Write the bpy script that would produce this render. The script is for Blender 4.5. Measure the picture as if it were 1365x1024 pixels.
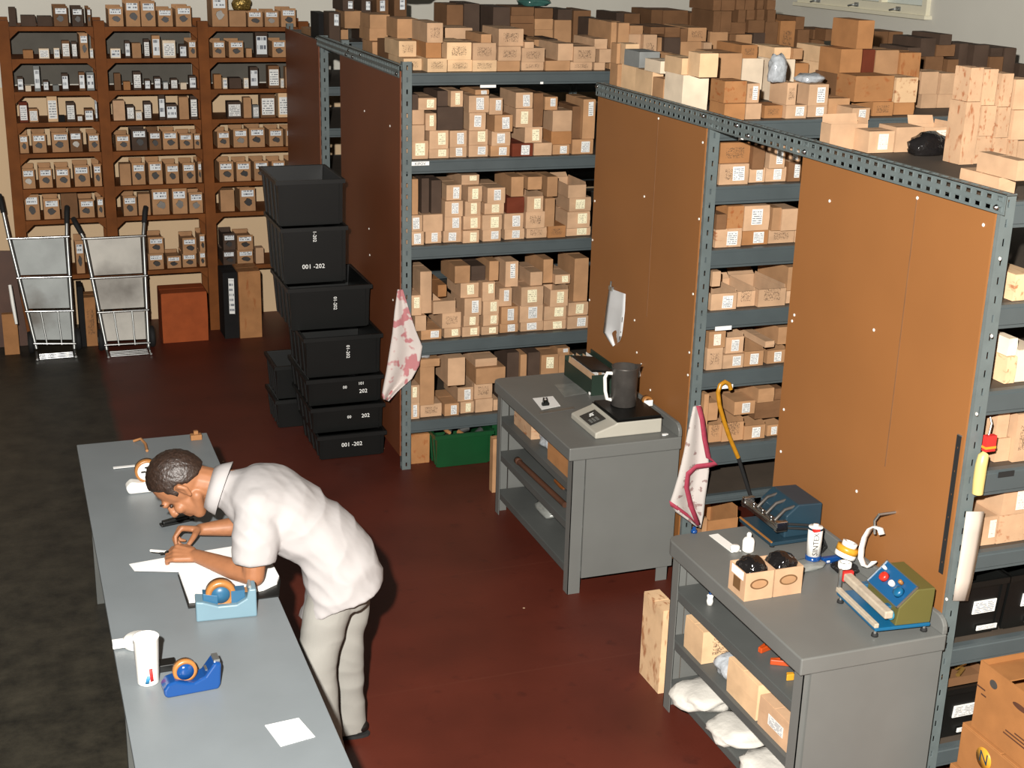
import bpy, bmesh, math, random
import numpy as np
from mathutils import Vector, Matrix, Euler
random.seed(7)
for o in list(bpy.data.objects): bpy.data.objects.remove(o)
SC = bpy.context.scene
COL = SC.collection

# ------------------------------------------------------------------ camera
F_PX, CX, CY = 1838.0, 682.5, 512.0          # focal length in pixels of the 1365 x 1024 frame
CAM_Z = 3.6                                   # gallery height the picture was taken from
yaw, pit, rol = [math.radians(a) for a in (-20.5477, 71.7149, 1.5735)]
CR = (Matrix.Rotation(yaw, 3, 'Z') @ Matrix.Rotation(pit, 3, 'X') @ Matrix.Rotation(rol, 3, 'Z'))
cd = bpy.data.cameras.new('camera'); cam = bpy.data.objects.new('camera', cd); COL.objects.link(cam)
cam.matrix_world = Matrix.Translation((0, 0, CAM_Z)) @ CR.to_4x4()
cd.sensor_fit = 'HORIZONTAL'; cd.sensor_width = 36.0; cd.lens = F_PX / 1365.0 * 36.0
cd.clip_start = 0.05; cd.clip_end = 100
SC.camera = cam

# ------------------------------------------------------------------ light
w = bpy.data.worlds.new('world'); SC.world = w; w.use_nodes = True
w.node_tree.nodes['Background'].inputs[0].default_value = (1.0, 0.93, 0.82, 1)
w.node_tree.nodes['Background'].inputs[1].default_value = 0.035
fl = bpy.data.lights.new('flash', 'POINT'); flash = bpy.data.objects.new('flash', fl); COL.objects.link(flash)
flash.location = (-0.30, -0.02, 4.0)         # hand-held flash gun beside the lens
fl.energy = 4900; fl.color = (1.0, 0.96, 0.90); fl.shadow_soft_size = 0.05
SC.view_settings.view_transform = 'Standard'; SC.view_settings.look = 'None'
SC.view_settings.gamma = 1.0; SC.view_settings.use_curve_mapping = False
SC.view_settings.exposure = 0.0

# ------------------------------------------------------------------ measuring
def ray(x, y): return CR @ Vector(((x - CX) / F_PX, -(y - CY) / F_PX, -1.0))
def P(x, y, ax, v):
    """world point seen at photo position x, y that lies on the plane axis = v"""
    d = ray(x, y); i = 'xyz'.index(ax); o = (0, 0, CAM_Z)
    return Vector((0, 0, CAM_Z)) + d * ((v - o[i]) / d[i])

# ------------------------------------------------------------------ materials
MATS = {}
def srgb(r, g, b):
    f = lambda c: ((c / 255) / 12.92) if c / 255 <= 0.04045 else (((c / 255) + 0.055) / 1.055) ** 2.4
    return (f(r), f(g), f(b), 1)
def mat(name, col, rough=0.6, metal=0.0, var=0.0, nscale=6.0, namt=0.15, bump=0.0, bscale=80.0, spec=0.5, trans=0.0, alpha=1.0, ndetail=4):
    if name in MATS: return MATS[name]
    m = bpy.data.materials.new(name); m.use_nodes = True; nt = m.node_tree; b = nt.nodes['Principled BSDF']
    b.inputs['Roughness'].default_value = rough; b.inputs['Metallic'].default_value = metal
    b.inputs['Specular IOR Level'].default_value = spec
    b.inputs['Transmission Weight'].default_value = trans; b.inputs['Alpha'].default_value = alpha
    if len(col) == 3: col = (*col, 1)
    tc = nt.nodes.new('ShaderNodeTexCoord')
    last = None
    if namt > 0 or var > 0:
        mix = nt.nodes.new('ShaderNodeMix'); mix.data_type = 'RGBA'; mix.blend_type = 'MULTIPLY'
        mix.inputs[0].default_value = 1.0; mix.inputs[6].default_value = col
        n = nt.nodes.new('ShaderNodeTexNoise'); n.inputs['Scale'].default_value = nscale; n.inputs['Detail'].default_value = ndetail
        geo = nt.nodes.new('ShaderNodeNewGeometry'); nt.links.new(geo.outputs['Position'], n.inputs['Vector'])
        mr = nt.nodes.new('ShaderNodeMapRange'); mr.inputs[1].default_value = 0.3; mr.inputs[2].default_value = 0.7
        mr.inputs[3].default_value = 1 - namt; mr.inputs[4].default_value = 1 + namt
        nt.links.new(n.outputs['Fac'], mr.inputs[0])
        val = mr.outputs[0]
        if var > 0:
            oi = nt.nodes.new('ShaderNodeObjectInfo'); m2 = nt.nodes.new('ShaderNodeMapRange')
            m2.inputs[3].default_value = 1 - var; m2.inputs[4].default_value = 1 + var
            nt.links.new(oi.outputs['Random'], m2.inputs[0])
            mu = nt.nodes.new('ShaderNodeMath'); mu.operation = 'MULTIPLY'
            nt.links.new(val, mu.inputs[0]); nt.links.new(m2.outputs[0], mu.inputs[1]); val = mu.outputs[0]
        nt.links.new(val, mix.inputs[7]); nt.links.new(mix.outputs[2], b.inputs['Base Color']); last = mix
    else:
        b.inputs['Base Color'].default_value = col
    if bump > 0:
        n2 = nt.nodes.new('ShaderNodeTexNoise'); n2.inputs['Scale'].default_value = bscale
        bp = nt.nodes.new('ShaderNodeBump'); bp.inputs['Strength'].default_value = bump; bp.inputs['Distance'].default_value = 0.01
        g2 = nt.nodes.new('ShaderNodeNewGeometry'); nt.links.new(g2.outputs['Position'], n2.inputs['Vector'])
        nt.links.new(n2.outputs['Fac'], bp.inputs['Height']); nt.links.new(bp.outputs[0], b.inputs['Normal'])
    MATS[name] = m; m['last'] = last.name if last else ''
    return m
def N(nt, t, **k):
    n = nt.nodes.new(t)
    for a, v in k.items():
        if a.startswith('i'): n.inputs[int(a[1:])].default_value = v
        else: setattr(n, a, v)
    return n
def M2(nt, op, a, b=None):
    n = nt.nodes.new('ShaderNodeMath'); n.operation = op
    for i, v in enumerate((a, b)):
        if v is None: continue
        if isinstance(v, (int, float)): n.inputs[i].default_value = v
        else: nt.links.new(v, n.inputs[i])
    return n.outputs[0]
def overlay(m, fac, col):
    """mix a printed colour over the material's base colour"""
    nt = m.node_tree; b = nt.nodes['Principled BSDF']; mx = N(nt, 'ShaderNodeMix', data_type='RGBA')
    s = b.inputs['Base Color']
    if s.links: nt.links.new(s.links[0].from_socket, mx.inputs[6])
    else: mx.inputs[6].default_value = s.default_value
    mx.inputs[7].default_value = (*col, 1) if len(col) == 3 else col
    nt.links.new(fac, mx.inputs[0]); nt.links.new(mx.outputs[2], s)
def gen(nt):
    tc = N(nt, 'ShaderNodeTexCoord'); sp = N(nt, 'ShaderNodeSeparateXYZ'); nt.links.new(tc.outputs['Generated'], sp.inputs[0])
    return sp.outputs
def rnd_offset(nt, scale):
    """generated coordinate shifted by the object's random number"""
    tc = N(nt, 'ShaderNodeTexCoord'); oi = N(nt, 'ShaderNodeObjectInfo'); va = N(nt, 'ShaderNodeVectorMath', operation='ADD')
    mp = N(nt, 'ShaderNodeVectorMath', operation='MULTIPLY'); mp.inputs[1].default_value = scale
    k = M2(nt, 'MULTIPLY', oi.outputs['Random'], 57.0); cb = N(nt, 'ShaderNodeCombineXYZ')
    nt.links.new(k, cb.inputs[0]); nt.links.new(k, cb.inputs[2])
    nt.links.new(tc.outputs['Generated'], mp.inputs[0]); nt.links.new(mp.outputs[0], va.inputs[0]); nt.links.new(cb.outputs[0], va.inputs[1])
    return va.outputs[0]

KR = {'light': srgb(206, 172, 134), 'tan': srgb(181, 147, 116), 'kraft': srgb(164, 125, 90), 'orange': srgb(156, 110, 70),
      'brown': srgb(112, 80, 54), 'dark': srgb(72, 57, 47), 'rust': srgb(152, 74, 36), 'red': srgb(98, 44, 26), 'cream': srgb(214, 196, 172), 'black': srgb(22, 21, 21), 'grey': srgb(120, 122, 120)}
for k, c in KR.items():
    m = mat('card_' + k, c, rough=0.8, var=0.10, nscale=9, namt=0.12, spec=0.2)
# cardboard with faded brush marks
def written(base):
    m = mat('card_' + base + '_written', KR[base], rough=0.8, var=0.10, nscale=9, namt=0.12, spec=0.2); nt = m.node_tree
    v = rnd_offset(nt, (9, 1, 7)); n = N(nt, 'ShaderNodeTexNoise'); n.inputs['Scale'].default_value = 1.3; n.inputs['Detail'].default_value = 3
    nt.links.new(v, n.inputs['Vector'])
    band = M2(nt, 'LESS_THAN', M2(nt, 'ABSOLUTE', M2(nt, 'SUBTRACT', n.outputs['Fac'], 0.5)), 0.028)
    x, y, z = gen(nt)
    msk = M2(nt, 'MULTIPLY', M2(nt, 'LESS_THAN', M2(nt, 'ABSOLUTE', M2(nt, 'SUBTRACT', x, 0.5)), 0.3),
             M2(nt, 'LESS_THAN', M2(nt, 'ABSOLUTE', M2(nt, 'SUBTRACT', z, 0.5)), 0.26))
    fr = M2(nt, 'LESS_THAN', y, 0.06)
    f = M2(nt, 'MULTIPLY', M2(nt, 'MULTIPLY', M2(nt, 'MULTIPLY', band, msk), fr), 0.75); overlay(m, f, (0.07, 0.045, 0.03)); return m
for k in ('light', 'tan', 'kraft', 'orange', 'brown'): written(k)
# scorched / stained cardboard
def stained(base):
    m = mat('card_' + base + '_stained', KR[base], rough=0.8, var=0.06, nscale=9, namt=0.12, spec=0.2); nt = m.node_tree
    v = rnd_offset(nt, (3, 3, 3)); n = N(nt, 'ShaderNodeTexNoise'); n.inputs['Scale'].default_value = 1.4; n.inputs['Detail'].default_value = 5
    nt.links.new(v, n.inputs['Vector']); mr = N(nt, 'ShaderNodeMapRange'); mr.inputs[1].default_value = .56; mr.inputs[2].default_value = .68
    mr.inputs[4].default_value = .75; nt.links.new(n.outputs['Fac'], mr.inputs[0]); overlay(m, mr.outputs[0], srgb(140, 74, 34)); return m
for k in ('light', 'tan', 'orange'): stained(k)
# printed paper labels: rows of small type
def label_mat(name, paper, ink, rows, dens, rough=.6, cols=22):
    m = mat(name, paper, rough=rough, namt=0.04, var=.06); nt = m.node_tree; x, y, z = gen(nt)
    zr = M2(nt, 'MULTIPLY', z, rows); fl_ = M2(nt, 'FLOOR', zr); fr = M2(nt, 'FRACT', zr)
    inrow = M2(nt, 'GREATER_THAN', fr, 0.55)
    oi = N(nt, 'ShaderNodeObjectInfo'); cb = N(nt, 'ShaderNodeCombineXYZ')
    nt.links.new(M2(nt, 'MULTIPLY', x, cols), cb.inputs[0]); nt.links.new(M2(nt, 'MULTIPLY', fl_, 3.7), cb.inputs[1])
    nt.links.new(M2(nt, 'MULTIPLY', oi.outputs['Random'], 91.0), cb.inputs[2])
    n = N(nt, 'ShaderNodeTexNoise'); n.inputs['Scale'].default_value = 1.0; n.inputs['Detail'].default_value = 1; nt.links.new(cb.outputs[0], n.inputs['Vector'])
    hit = M2(nt, 'GREATER_THAN', n.outputs['Fac'], 1 - dens)
    inx = M2(nt, 'MULTIPLY', M2(nt, 'LESS_THAN', M2(nt, 'ABSOLUTE', M2(nt, 'SUBTRACT', x, .5)), .43), M2(nt, 'LESS_THAN', M2(nt, 'ABSOLUTE', M2(nt, 'SUBTRACT', z, .5)), .45))
    overlay(m, M2(nt, 'MULTIPLY', M2(nt, 'MULTIPLY', inrow, hit), inx), ink); return m
label_mat('label_white', srgb(222, 222, 218), (0.20, 0.21, 0.23), 7, 0.56, cols=9)
label_mat('label_cream', srgb(232, 224, 190), (0.40, 0.34, 0.24), 6, 0.50, cols=8)
label_mat('label_strip', srgb(214, 218, 220), (0.06, 0.07, 0.10), 2, 0.50, cols=12)
label_mat('label_print', srgb(226, 208, 190), (0.22, 0.18, 0.16), 8, 0.40, cols=16)

mat('grey_steel', srgb(101, 102, 99), rough=0.42, namt=0.06, nscale=3, bump=0.03, bscale=200, spec=.4)
mat('grey_shelf', srgb(78, 80, 78), rough=0.5, namt=0.08, nscale=4, spec=.4)
mat('rack_post', srgb(92, 101, 101), rough=0.45, namt=0.10, nscale=12, spec=.4)
mat('rack_beam', srgb(70, 78, 80), rough=0.45, namt=0.08, nscale=6, spec=.4)
mat('rack_deck', srgb(70, 60, 50), rough=0.7, namt=0.15, nscale=5)
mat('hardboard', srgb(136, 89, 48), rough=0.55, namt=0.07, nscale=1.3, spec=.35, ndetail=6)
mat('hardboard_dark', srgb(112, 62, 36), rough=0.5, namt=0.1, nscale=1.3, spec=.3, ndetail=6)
mat('wood', srgb(112, 64, 28), rough=0.7, namt=0.2, nscale=6, var=.05, spec=.15)
mat('dark_wood', srgb(74, 44, 28), rough=0.6, namt=0.2, nscale=6)
mat('black_plastic', srgb(13, 14, 13), rough=0.42, namt=0.1, spec=.4)
mat('rubber', srgb(20, 20, 20), rough=0.8, namt=0.1)
mat('chrome', (0.5, 0.5, 0.49), rough=0.22, metal=1.0, namt=0.05)
mat('zinc', (0.36, 0.37, 0.36), rough=0.38, metal=0.85, namt=0.1)
mat('sheet_metal', srgb(150, 150, 146), rough=0.5, metal=0.25, namt=0.16, nscale=5)
mat('paper', srgb(232, 231, 228), rough=0.7, namt=0.02)
mat('white_plastic', srgb(232, 230, 224), rough=0.4, namt=0.02)
mat('dark_steel', srgb(84, 80, 76), rough=0.45, metal=.5, namt=0.2, nscale=14)
mat('screw', srgb(240, 236, 226), rough=0.3, metal=.3, namt=0)
mat('green_plastic', srgb(14, 64, 32), rough=0.4, namt=0.08)
mat('tape_amber', srgb(150, 100, 50), rough=0.35, namt=0.04)
mat('navy_steel', srgb(30, 52, 64), rough=0.38, namt=0.06)
mat('cloud_film', srgb(158, 162, 166), rough=0.2, namt=0.2, nscale=40, bump=.5, bscale=45)

# ------------------------------------------------------------------ mesh helpers
class MB:
    def __init__(s): s.v = []; s.f = []; s.sm = []
    def add(s, vs, fs, smooth=False):
        b = len(s.v); s.v += [tuple(p) for p in vs]; s.f += [tuple(i + b for i in f) for f in fs]; s.sm += [smooth] * len(fs); return s
    def box(s, a, b, rot=None, org=None):
        x0, y0, z0 = a; x1, y1, z1 = b
        vs = [Vector(p) for p in ((x0, y0, z0), (x1, y0, z0), (x1, y1, z0), (x0, y1, z0), (x0, y0, z1), (x1, y0, z1), (x1, y1, z1), (x0, y1, z1))]
        if rot is not None:
            o = Vector(org) if org is not None else sum(vs, Vector()) / 8
            vs = [o + rot @ (p - o) for p in vs]
        return s.add(vs, [(0, 3, 2, 1), (4, 5, 6, 7), (0, 1, 5, 4), (1, 2, 6, 5), (2, 3, 7, 6), (3, 0, 4, 7)])
    def hexa(s, p):   # 8 points ordered like box
        return s.add(p, [(0, 3, 2, 1), (4, 5, 6, 7), (0, 1, 5, 4), (1, 2, 6, 5), (2, 3, 7, 6), (3, 0, 4, 7)])
    def tube(s, pts, r, n=8, caps=True, closed=False):
        pts = [Vector(p) for p in pts]; m = len(pts); rs = r if isinstance(r, (list, tuple)) else [r] * m
        rings = []; up = None
        for i, p in enumerate(pts):
            if closed: d = pts[(i + 1) % m] - pts[i - 1]
            else: d = pts[min(i + 1, m - 1)] - pts[max(i - 1, 0)]
            d.normalize()
            if up is None: up = Vector((0, 0, 1)) if abs(d.z) < .9 else Vector((1, 0, 0))
            a = d.cross(up).normalized(); b = a.cross(d).normalized(); up = b
            rings.append([p + (a * math.cos(2 * math.pi * k / n) + b * math.sin(2 * math.pi * k / n)) * rs[i] for k in range(n)])
        vs = [q for rg in rings for q in rg]; fs = []
        for i in range(m if closed else m - 1):
            j = (i + 1) % m
            for k in range(n): fs.append((i * n + k, i * n + (k + 1) % n, j * n + (k + 1) % n, j * n + k))
        s.add(vs, fs, True)
        if caps and not closed:
            s.add(rings[0], [tuple(range(n))[::-1]]); s.add(rings[-1], [tuple(range(n))])
        return s
    def lathe(s, prof, n=24, org=(0, 0, 0), rot=None, smooth=True):
        vs = []; m = len(prof); o = Vector(org)
        for (r, z) in prof:
            for k in range(n):
                p = Vector((r * math.cos(2 * math.pi * k / n), r * math.sin(2 * math.pi * k / n), z))
                if rot is not None: p = rot @ p
                vs.append(o + p)
        fs = [(i * n + k, i * n + (k + 1) % n, (i + 1) * n + (k + 1) % n, (i + 1) * n + k) for i in range(m - 1) for k in range(n)]
        fs += [tuple(range(n))[::-1], tuple((m - 1) * n + k for k in range(n))]
        return s.add(vs, fs, smooth)
    def prism(s, poly, t, fn=None, smooth=False):
        """extrude 2-D polygon (a, b) over thickness t=(t0, t1); fn maps (a, b, t) to a point"""
        n = len(poly); fn = fn or (lambda a, b, c: (a, b, c))
        vs = [fn(a, b, t[0]) for a, b in poly] + [fn(a, b, t[1]) for a, b in poly]
        s.add(vs, [tuple(range(n))[::-1], tuple(range(n, 2 * n))]); b0 = len(s.v) - 2 * n
        s.f += [(b0 + i, b0 + (i + 1) % n, b0 + n + (i + 1) % n, b0 + n + i) for i in range(n)]; s.sm += [smooth] * n
        return s
    def grid(s, pts, thick=0, smooth=True):
        """pts: rows of points -> sheet (double skinned when thick > 0 along its normal)"""
        R_, C_ = len(pts), len(pts[0]); flat = [Vector(p) for r in pts for p in r]
        fs = [(i * C_ + j, i * C_ + j + 1, (i + 1) * C_ + j + 1, (i + 1) * C_ + j) for i in range(R_ - 1) for j in range(C_ - 1)]
        if not thick: return s.add(flat, fs, smooth)
        nm = [Vector() for _ in flat]
        for f in fs:
            q = (flat[f[1]] - flat[f[0]]).cross(flat[f[3]] - flat[f[0]])
            for i in f: nm[i] += q
        K = len(flat); back = [p - n_.normalized() * thick for p, n_ in zip(flat, nm)]
        edge = [j for j in range(C_)] + [i * C_ + C_ - 1 for i in range(1, R_)] + [(R_ - 1) * C_ + j for j in range(C_ - 2, -1, -1)] + [i * C_ for i in range(R_ - 2, 0, -1)]
        fs2 = [tuple(i + K for i in f[::-1]) for f in fs]
        fs3 = [(edge[(i + 1) % len(edge)], edge[i], edge[i] + K, edge[(i + 1) % len(edge)] + K) for i in range(len(edge))]
        return s.add(flat + back, fs + fs2 + fs3, smooth)
    def mesh(s, name):
        m = bpy.data.meshes.new(name); m.from_pydata([tuple(p) for p in s.v], [], s.f); m.polygons.foreach_set('use_smooth', s.sm); m.update(); return m
    def build(s, name, material, parent=None, **kw): return obj(name, s.mesh(name), material, parent, **kw)

def obj(name, data, material=None, parent=None, label=None, cat=None, group=None, kind=None):
    o = bpy.data.objects.new(name, data); COL.objects.link(o)
    if material is not None and data is not None:
        mt = MATS[material] if isinstance(material, str) else material
        if not data.materials: data.materials.append(mt)
        elif data.materials[0] != mt: o.material_slots[0].link = 'OBJECT'; o.material_slots[0].material = mt
    if parent is not None: o.parent = parent
    return tag(o, label, cat, group, kind)
def tag(o, label=None, cat=None, group=None, kind=None):
    for k, v in (('label', label), ('category', cat), ('group', group), ('kind', kind)):
        if v: o[k] = v
    return o
def thing(name, label, cat, loc=(0, 0, 0), group=None, rz=0):
    o = bpy.data.objects.new(name, None); COL.objects.link(o); o.location = loc; o.rotation_euler = (0, 0, rz); o.empty_display_size = .05
    return tag(o, label, cat, group)
def local(o):
    """world -> local of a freshly placed thing (no scale)"""
    M = (Matrix.Translation(o.location) @ o.rotation_euler.to_matrix().to_4x4()).inverted()
    return lambda p: M @ Vector(p)
def bevel(o, wdt, seg=2):
    b = o.modifiers.new('bevel', 'BEVEL'); b.width = wdt; b.segments = seg; b.limit_method = 'ANGLE'; b.angle_limit = math.radians(40); return o
def text_mesh(body, size, extrude=0.0006, name='lettering', align='CENTER'):
    cu = bpy.data.curves.new(name, 'FONT'); cu.body = body; cu.size = size; cu.extrude = extrude; cu.align_x = align; cu.align_y = 'CENTER'; cu.resolution_u = 2
    t = bpy.data.objects.new(name, cu); COL.objects.link(t); dg = bpy.context.evaluated_depsgraph_get(); dg.update()
    me = bpy.data.meshes.new_from_object(t.evaluated_get(dg)); bpy.data.objects.remove(t); bpy.data.curves.remove(cu); me.name = name; return me
def letters(body, size, loc, rot, material, parent, name='lettering', label=None):
    o = obj(name, text_mesh(body, size), material, parent); o.location = loc; o.rotation_euler = rot
    if label: o['label'] = label
    return o
def perf_plate(mb, p0, u, v, L, W, cols, period, hl, hw, thick=0.002, stagger=False):
    """perforated steel strip: length L along u, width W along v, real slots"""
    p0, u, v = Vector(p0), Vector(u).normalized(), Vector(v).normalized(); nrm = u.cross(v) * thick
    n = max(1, int(L / period)); per = L / n; cw = W / cols
    for i in range(n):
        for c in range(cols):
            a0, a1 = i * per, (i + 1) * per; b0, b1 = c * cw, (c + 1) * cw; am, bm = (a0 + a1) / 2, (b0 + b1) / 2
            h0, h1, k0, k1 = am - hl / 2, am + hl / 2, bm - hw / 2, bm + hw / 2
            q = [(a0, b0), (a1, b0), (a1, b1), (a0, b1), (h0, k0), (h1, k0), (h1, k1), (h0, k1)]
            pts = [p0 + u * a + v * b for a, b in q]
            mb.add(pts + [p + nrm for p in pts[4:]], [(0, 1, 5, 4), (1, 2, 6, 5), (2, 3, 7, 6), (3, 0, 4, 7), (4, 5, 9, 8), (5, 6, 10, 9), (6, 7, 11, 10), (7, 4, 8, 11)])
    return mb
ORD = ['zeroth', 'first', 'second', 'third', 'fourth', 'fifth', 'sixth', 'seventh', 'eighth', 'ninth', 'tenth', 'eleventh', 'twelfth', 'thirteenth', 'fourteenth', 'fifteenth', 'sixteenth', 'seventeenth', 'eighteenth', 'nineteenth', 'twentieth']
def ordn(i):
    if i < len(ORD): return ORD[i]
    return '%d%s' % (i, {1: 'st', 2: 'nd', 3: 'rd'}.get(i % 10, 'th'))

# ------------------------------------------------------------------ the room
YW, XR = 12.95, 7.1                            # back wall, right wall
def floor_mat():
    m = mat('floor_paint', srgb(80, 33, 22), rough=0.5, namt=0.22, nscale=1.6, bump=.04, bscale=60, spec=.35, ndetail=8); nt = m.node_tree
    geo = N(nt, 'ShaderNodeNewGeometry'); sp = N(nt, 'ShaderNodeSeparateXYZ'); nt.links.new(geo.outputs['Position'], sp.inputs[0])
    wob = N(nt, 'ShaderNodeTexNoise'); wob.inputs['Scale'].default_value = 3; nt.links.new(geo.outputs['Position'], wob.inputs['Vector'])
    # expansion joints across the painted floor
    for yj in (P(540, 775, 'z', 0).y, P(560, 918, 'z', 0).y):
        overlay(m, M2(nt, 'MULTIPLY', M2(nt, 'LESS_THAN', M2(nt, 'ABSOLUTE', M2(nt, 'SUBTRACT', sp.outputs[1], yj)), 0.006), .5), srgb(88, 42, 30))
    # scuffs and crumbs
    vo = N(nt, 'ShaderNodeTexVoronoi'); vo.inputs['Scale'].default_value = 2.6; nt.links.new(geo.outputs['Position'], vo.inputs['Vector'])
    overlay(m, M2(nt, 'LESS_THAN', vo.outputs['Distance'], 0.022), srgb(190, 160, 130))
    n3 = N(nt, 'ShaderNodeTexNoise'); n3.inputs['Scale'].default_value = 9; n3.inputs['Detail'].default_value = 6; nt.links.new(geo.outputs['Position'], n3.inputs['Vector'])
    sc = N(nt, 'ShaderNodeMapRange'); sc.inputs[1].default_value = .62; sc.inputs[2].default_value = .74; sc.inputs[4].default_value = .5; nt.links.new(n3.outputs['Fac'], sc.inputs[0])
    overlay(m, sc.outputs[0], srgb(50, 18, 12))
    # bare concrete left of the painted aisle
    con = N(nt, 'ShaderNodeMapRange'); con.inputs[1].default_value = .60; con.inputs[2].default_value = .66; con.inputs[3].default_value = 1; con.inputs[4].default_value = 0
    nt.links.new(M2(nt, 'ADD', sp.outputs[0], M2(nt, 'MULTIPLY', M2(nt, 'SUBTRACT', wob.outputs['Fac'], .5), .05)), con.inputs[0])
    n4 = N(nt, 'ShaderNodeTexNoise'); n4.inputs['Scale'].default_value = 5; n4.inputs['Detail'].default_value = 10; n4.inputs['Roughness'].default_value = .7; nt.links.new(geo.outputs['Position'], n4.inputs['Vector'])
    rp = N(nt, 'ShaderNodeValToRGB'); rp.color_ramp.elements[0].position = .35; rp.color_ramp.elements[0].color = srgb(22, 21, 17); rp.color_ramp.elements[1].position = .75; rp.color_ramp.elements[1].color = srgb(60, 56, 46)
    nt.links.new(n4.outputs['Fac'], rp.inputs[0])
    b = nt.nodes['Principled BSDF']; mx = N(nt, 'ShaderNodeMix', data_type='RGBA'); nt.links.new(b.inputs['Base Color'].links[0].from_socket, mx.inputs[6])
    nt.links.new(rp.outputs[0], mx.inputs[7]); nt.links.new(con.outputs[0], mx.inputs[0]); nt.links.new(mx.outputs[2], b.inputs['Base Color'])
    return m
floor_mat()
mat('wall_paint', srgb(206, 203, 192), rough=0.8, namt=0.04, nscale=1.2, bump=.05, bscale=30)
def dado():
    m = MATS['wall_paint']; nt = m.node_tree; geo = N(nt, 'ShaderNodeNewGeometry'); sp = N(nt, 'ShaderNodeSeparateXYZ'); nt.links.new(geo.outputs['Position'], sp.inputs[0])
    overlay(m, M2(nt, 'LESS_THAN', sp.outputs[2], 2.17), srgb(206, 178, 142))      # cream dado below, off-white above
dado()
MB().box((-4, -3, -.1), (XR + .2, YW + .2, 0)).build('floor', 'floor_paint', kind='structure')
MB().box((-4, YW, 0), (XR + .2, YW + .2, 4.6)).build('wall_back', 'wall_paint', kind='structure')
# right wall with the high window
wy0, wy1 = P(1239, 21, 'x', XR).y, 13.0; wz = P(1239, 21, 'x', XR).z
wy1 = P(1068, 0, 'x', XR).y
wall_r = MB()
wall_r.box((XR, -3, 0), (XR + .2, wy0, 4.6)); wall_r.box((XR, wy1, 0), (XR + .2, YW, 4.6)); wall_r.box((XR, wy0, 0), (XR + .2, wy1, wz)); wall_r.box((XR, wy0, wz + 1.0), (XR + .2, wy1, 4.6))
wall_r.build('wall_right', 'wall_paint', kind='structure')
mat('cream_frame', srgb(226, 220, 196), rough=.5, namt=.03)
mat('window_glass', srgb(205, 212, 205), rough=.12, namt=.04, spec=.6)
wn = thing('window_1', None, None, (XR, wy0, wz)); wn['kind'] = 'structure'; L = local(wn)
d = wy1 - wy0
MB().box((-.04, 0, 0), (.12, d, .07)).box((-.04, 0, .93), (.12, d, 1.0)).box((-.04, 0, .07), (.12, .06, .93)).box((-.04, d - .06, .07), (.12, d, .93)).build('window_frame', 'cream_frame', wn)
MB().box((-.07, -.03, -.03), (.02, d + .03, 0)).build('window_sill', 'cream_frame', wn)
for k in range(3):
    a = .06 + k * (d - .12) / 3; b = .06 + (k + 1) * (d - .12) / 3
    MB().box((.04, a, .07), (.05, b, .93)).build('pane', 'window_glass', wn)
    if k: MB().box((-.02, a - .02, .07), (.1, a + .02, .93)).build('mullion', 'cream_frame', wn)
    MB().box((-.05, (a + b) / 2 - .03, .015), (-.04, (a + b) / 2 + .03, .05)).tube([(-.05, (a + b) / 2, .03), (-.09, (a + b) / 2, .03), (-.09, (a + b) / 2 + .06, .02)], .008, 6).build('latch', 'zinc', wn)

# ------------------------------------------------------------------ grey slotted-angle racks
def post(parent, x, y, z1, sx=1, sy=1, name='post', L=None):
    """slotted angle: one leg faces the front, one faces the end panel"""
    mb = MB()
    perf_plate(mb, L((x, y, 0)), (0, 0, 1), (sx, 0, 0), z1, .062, 1, .075, .032, .013)
    perf_plate(mb, L((x, y, 0)), (0, 0, 1), (0, sy, 0), z1, .045, 1, .075, .032, .012)
    o = mb.build(name, 'rack_post', parent); s = o.modifiers.new('t', 'SOLIDIFY'); s.thickness = .003; return o
def beam(parent, x0, x1, y, z, h, L, name='beam', front=True):
    s = 1 if front else -1
    mb = MB()
    prof = [(0, 0), (0, -.012), (-.004, -.016), (-.004, -h + .016), (0, -h + .012), (0, -h), (.03, -h), (.03, -h + .004), (.006, -h + .004), (.006, -.004), (.03, -.004), (.03, 0)]
    mb.prism(prof, (x0, x1), lambda a, b, t: L((t, y + s * a, z + b)))
    return mb.build(name, 'rack_beam', parent)
def rack(name, label, x0, x1, y0, y1, levels, ztop, panel, mids=(), pm='hardboard'):
    t = thing(name, label, 'rack', (x0, y0, 0)); L = local(t)
    post(t, x0, y0, ztop, 1, 1, L=L); post(t, x0, y1, ztop, 1, -1, L=L)
    post(t, x1, y0, ztop, -1, 1, L=L); post(t, x1, y1, ztop, -1, -1, L=L)
    for mx, my in mids: post(t, mx, my, ztop, 1, -1, L=L)
    for z, h in levels:
        beam(t, x0 + .004, x1, y0 + .006, z, h, L); beam(t, x0 + .004, x1, y1 - .006, z, h, L, front=False)
        MB().box(L((x0 + .01, y0 + .012, z - .012)), L((x1, y1 - .012, z - .001))).build('shelf_board', 'rack_deck', t)
    if panel:
        pz0, pz1 = panel
        pn = MB().box(L((x0 - .012, y0 + .014, pz0)), L((x0 - .003, y1 - .014, pz1))).build('end_panel', pm, t)
    return t, L
YA, YB, YC, YZ = 8.618, 6.523, 4.19, 11.0
XA, XB = 2.43, 3.52
LV_A = [(2.708, .078), (2.15, .086), (1.577, .086), (.911, .09), (.347, .083)]
LV_B = [(2.657, .1), (2.31, .096), (1.961, .1), (1.608, .097), (1.257, .098), (.806, .117), (.50, .05)]
LV_C = [(2.667, .1), (2.262, .096), (1.908, .1), (1.565, .108), (1.197, .085), (.77, .092), (.275, .09)]
rA, LA = rack('storage_rack', 'grey slotted-angle rack of small labelled cartons behind the green crate', XA, 6.9, YA, 10.3, LV_A, 2.78, (.10, 2.72), mids=[(P(752, 300, 'y', 10.2).x, 10.2)], pm='hardboard_dark')
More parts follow.
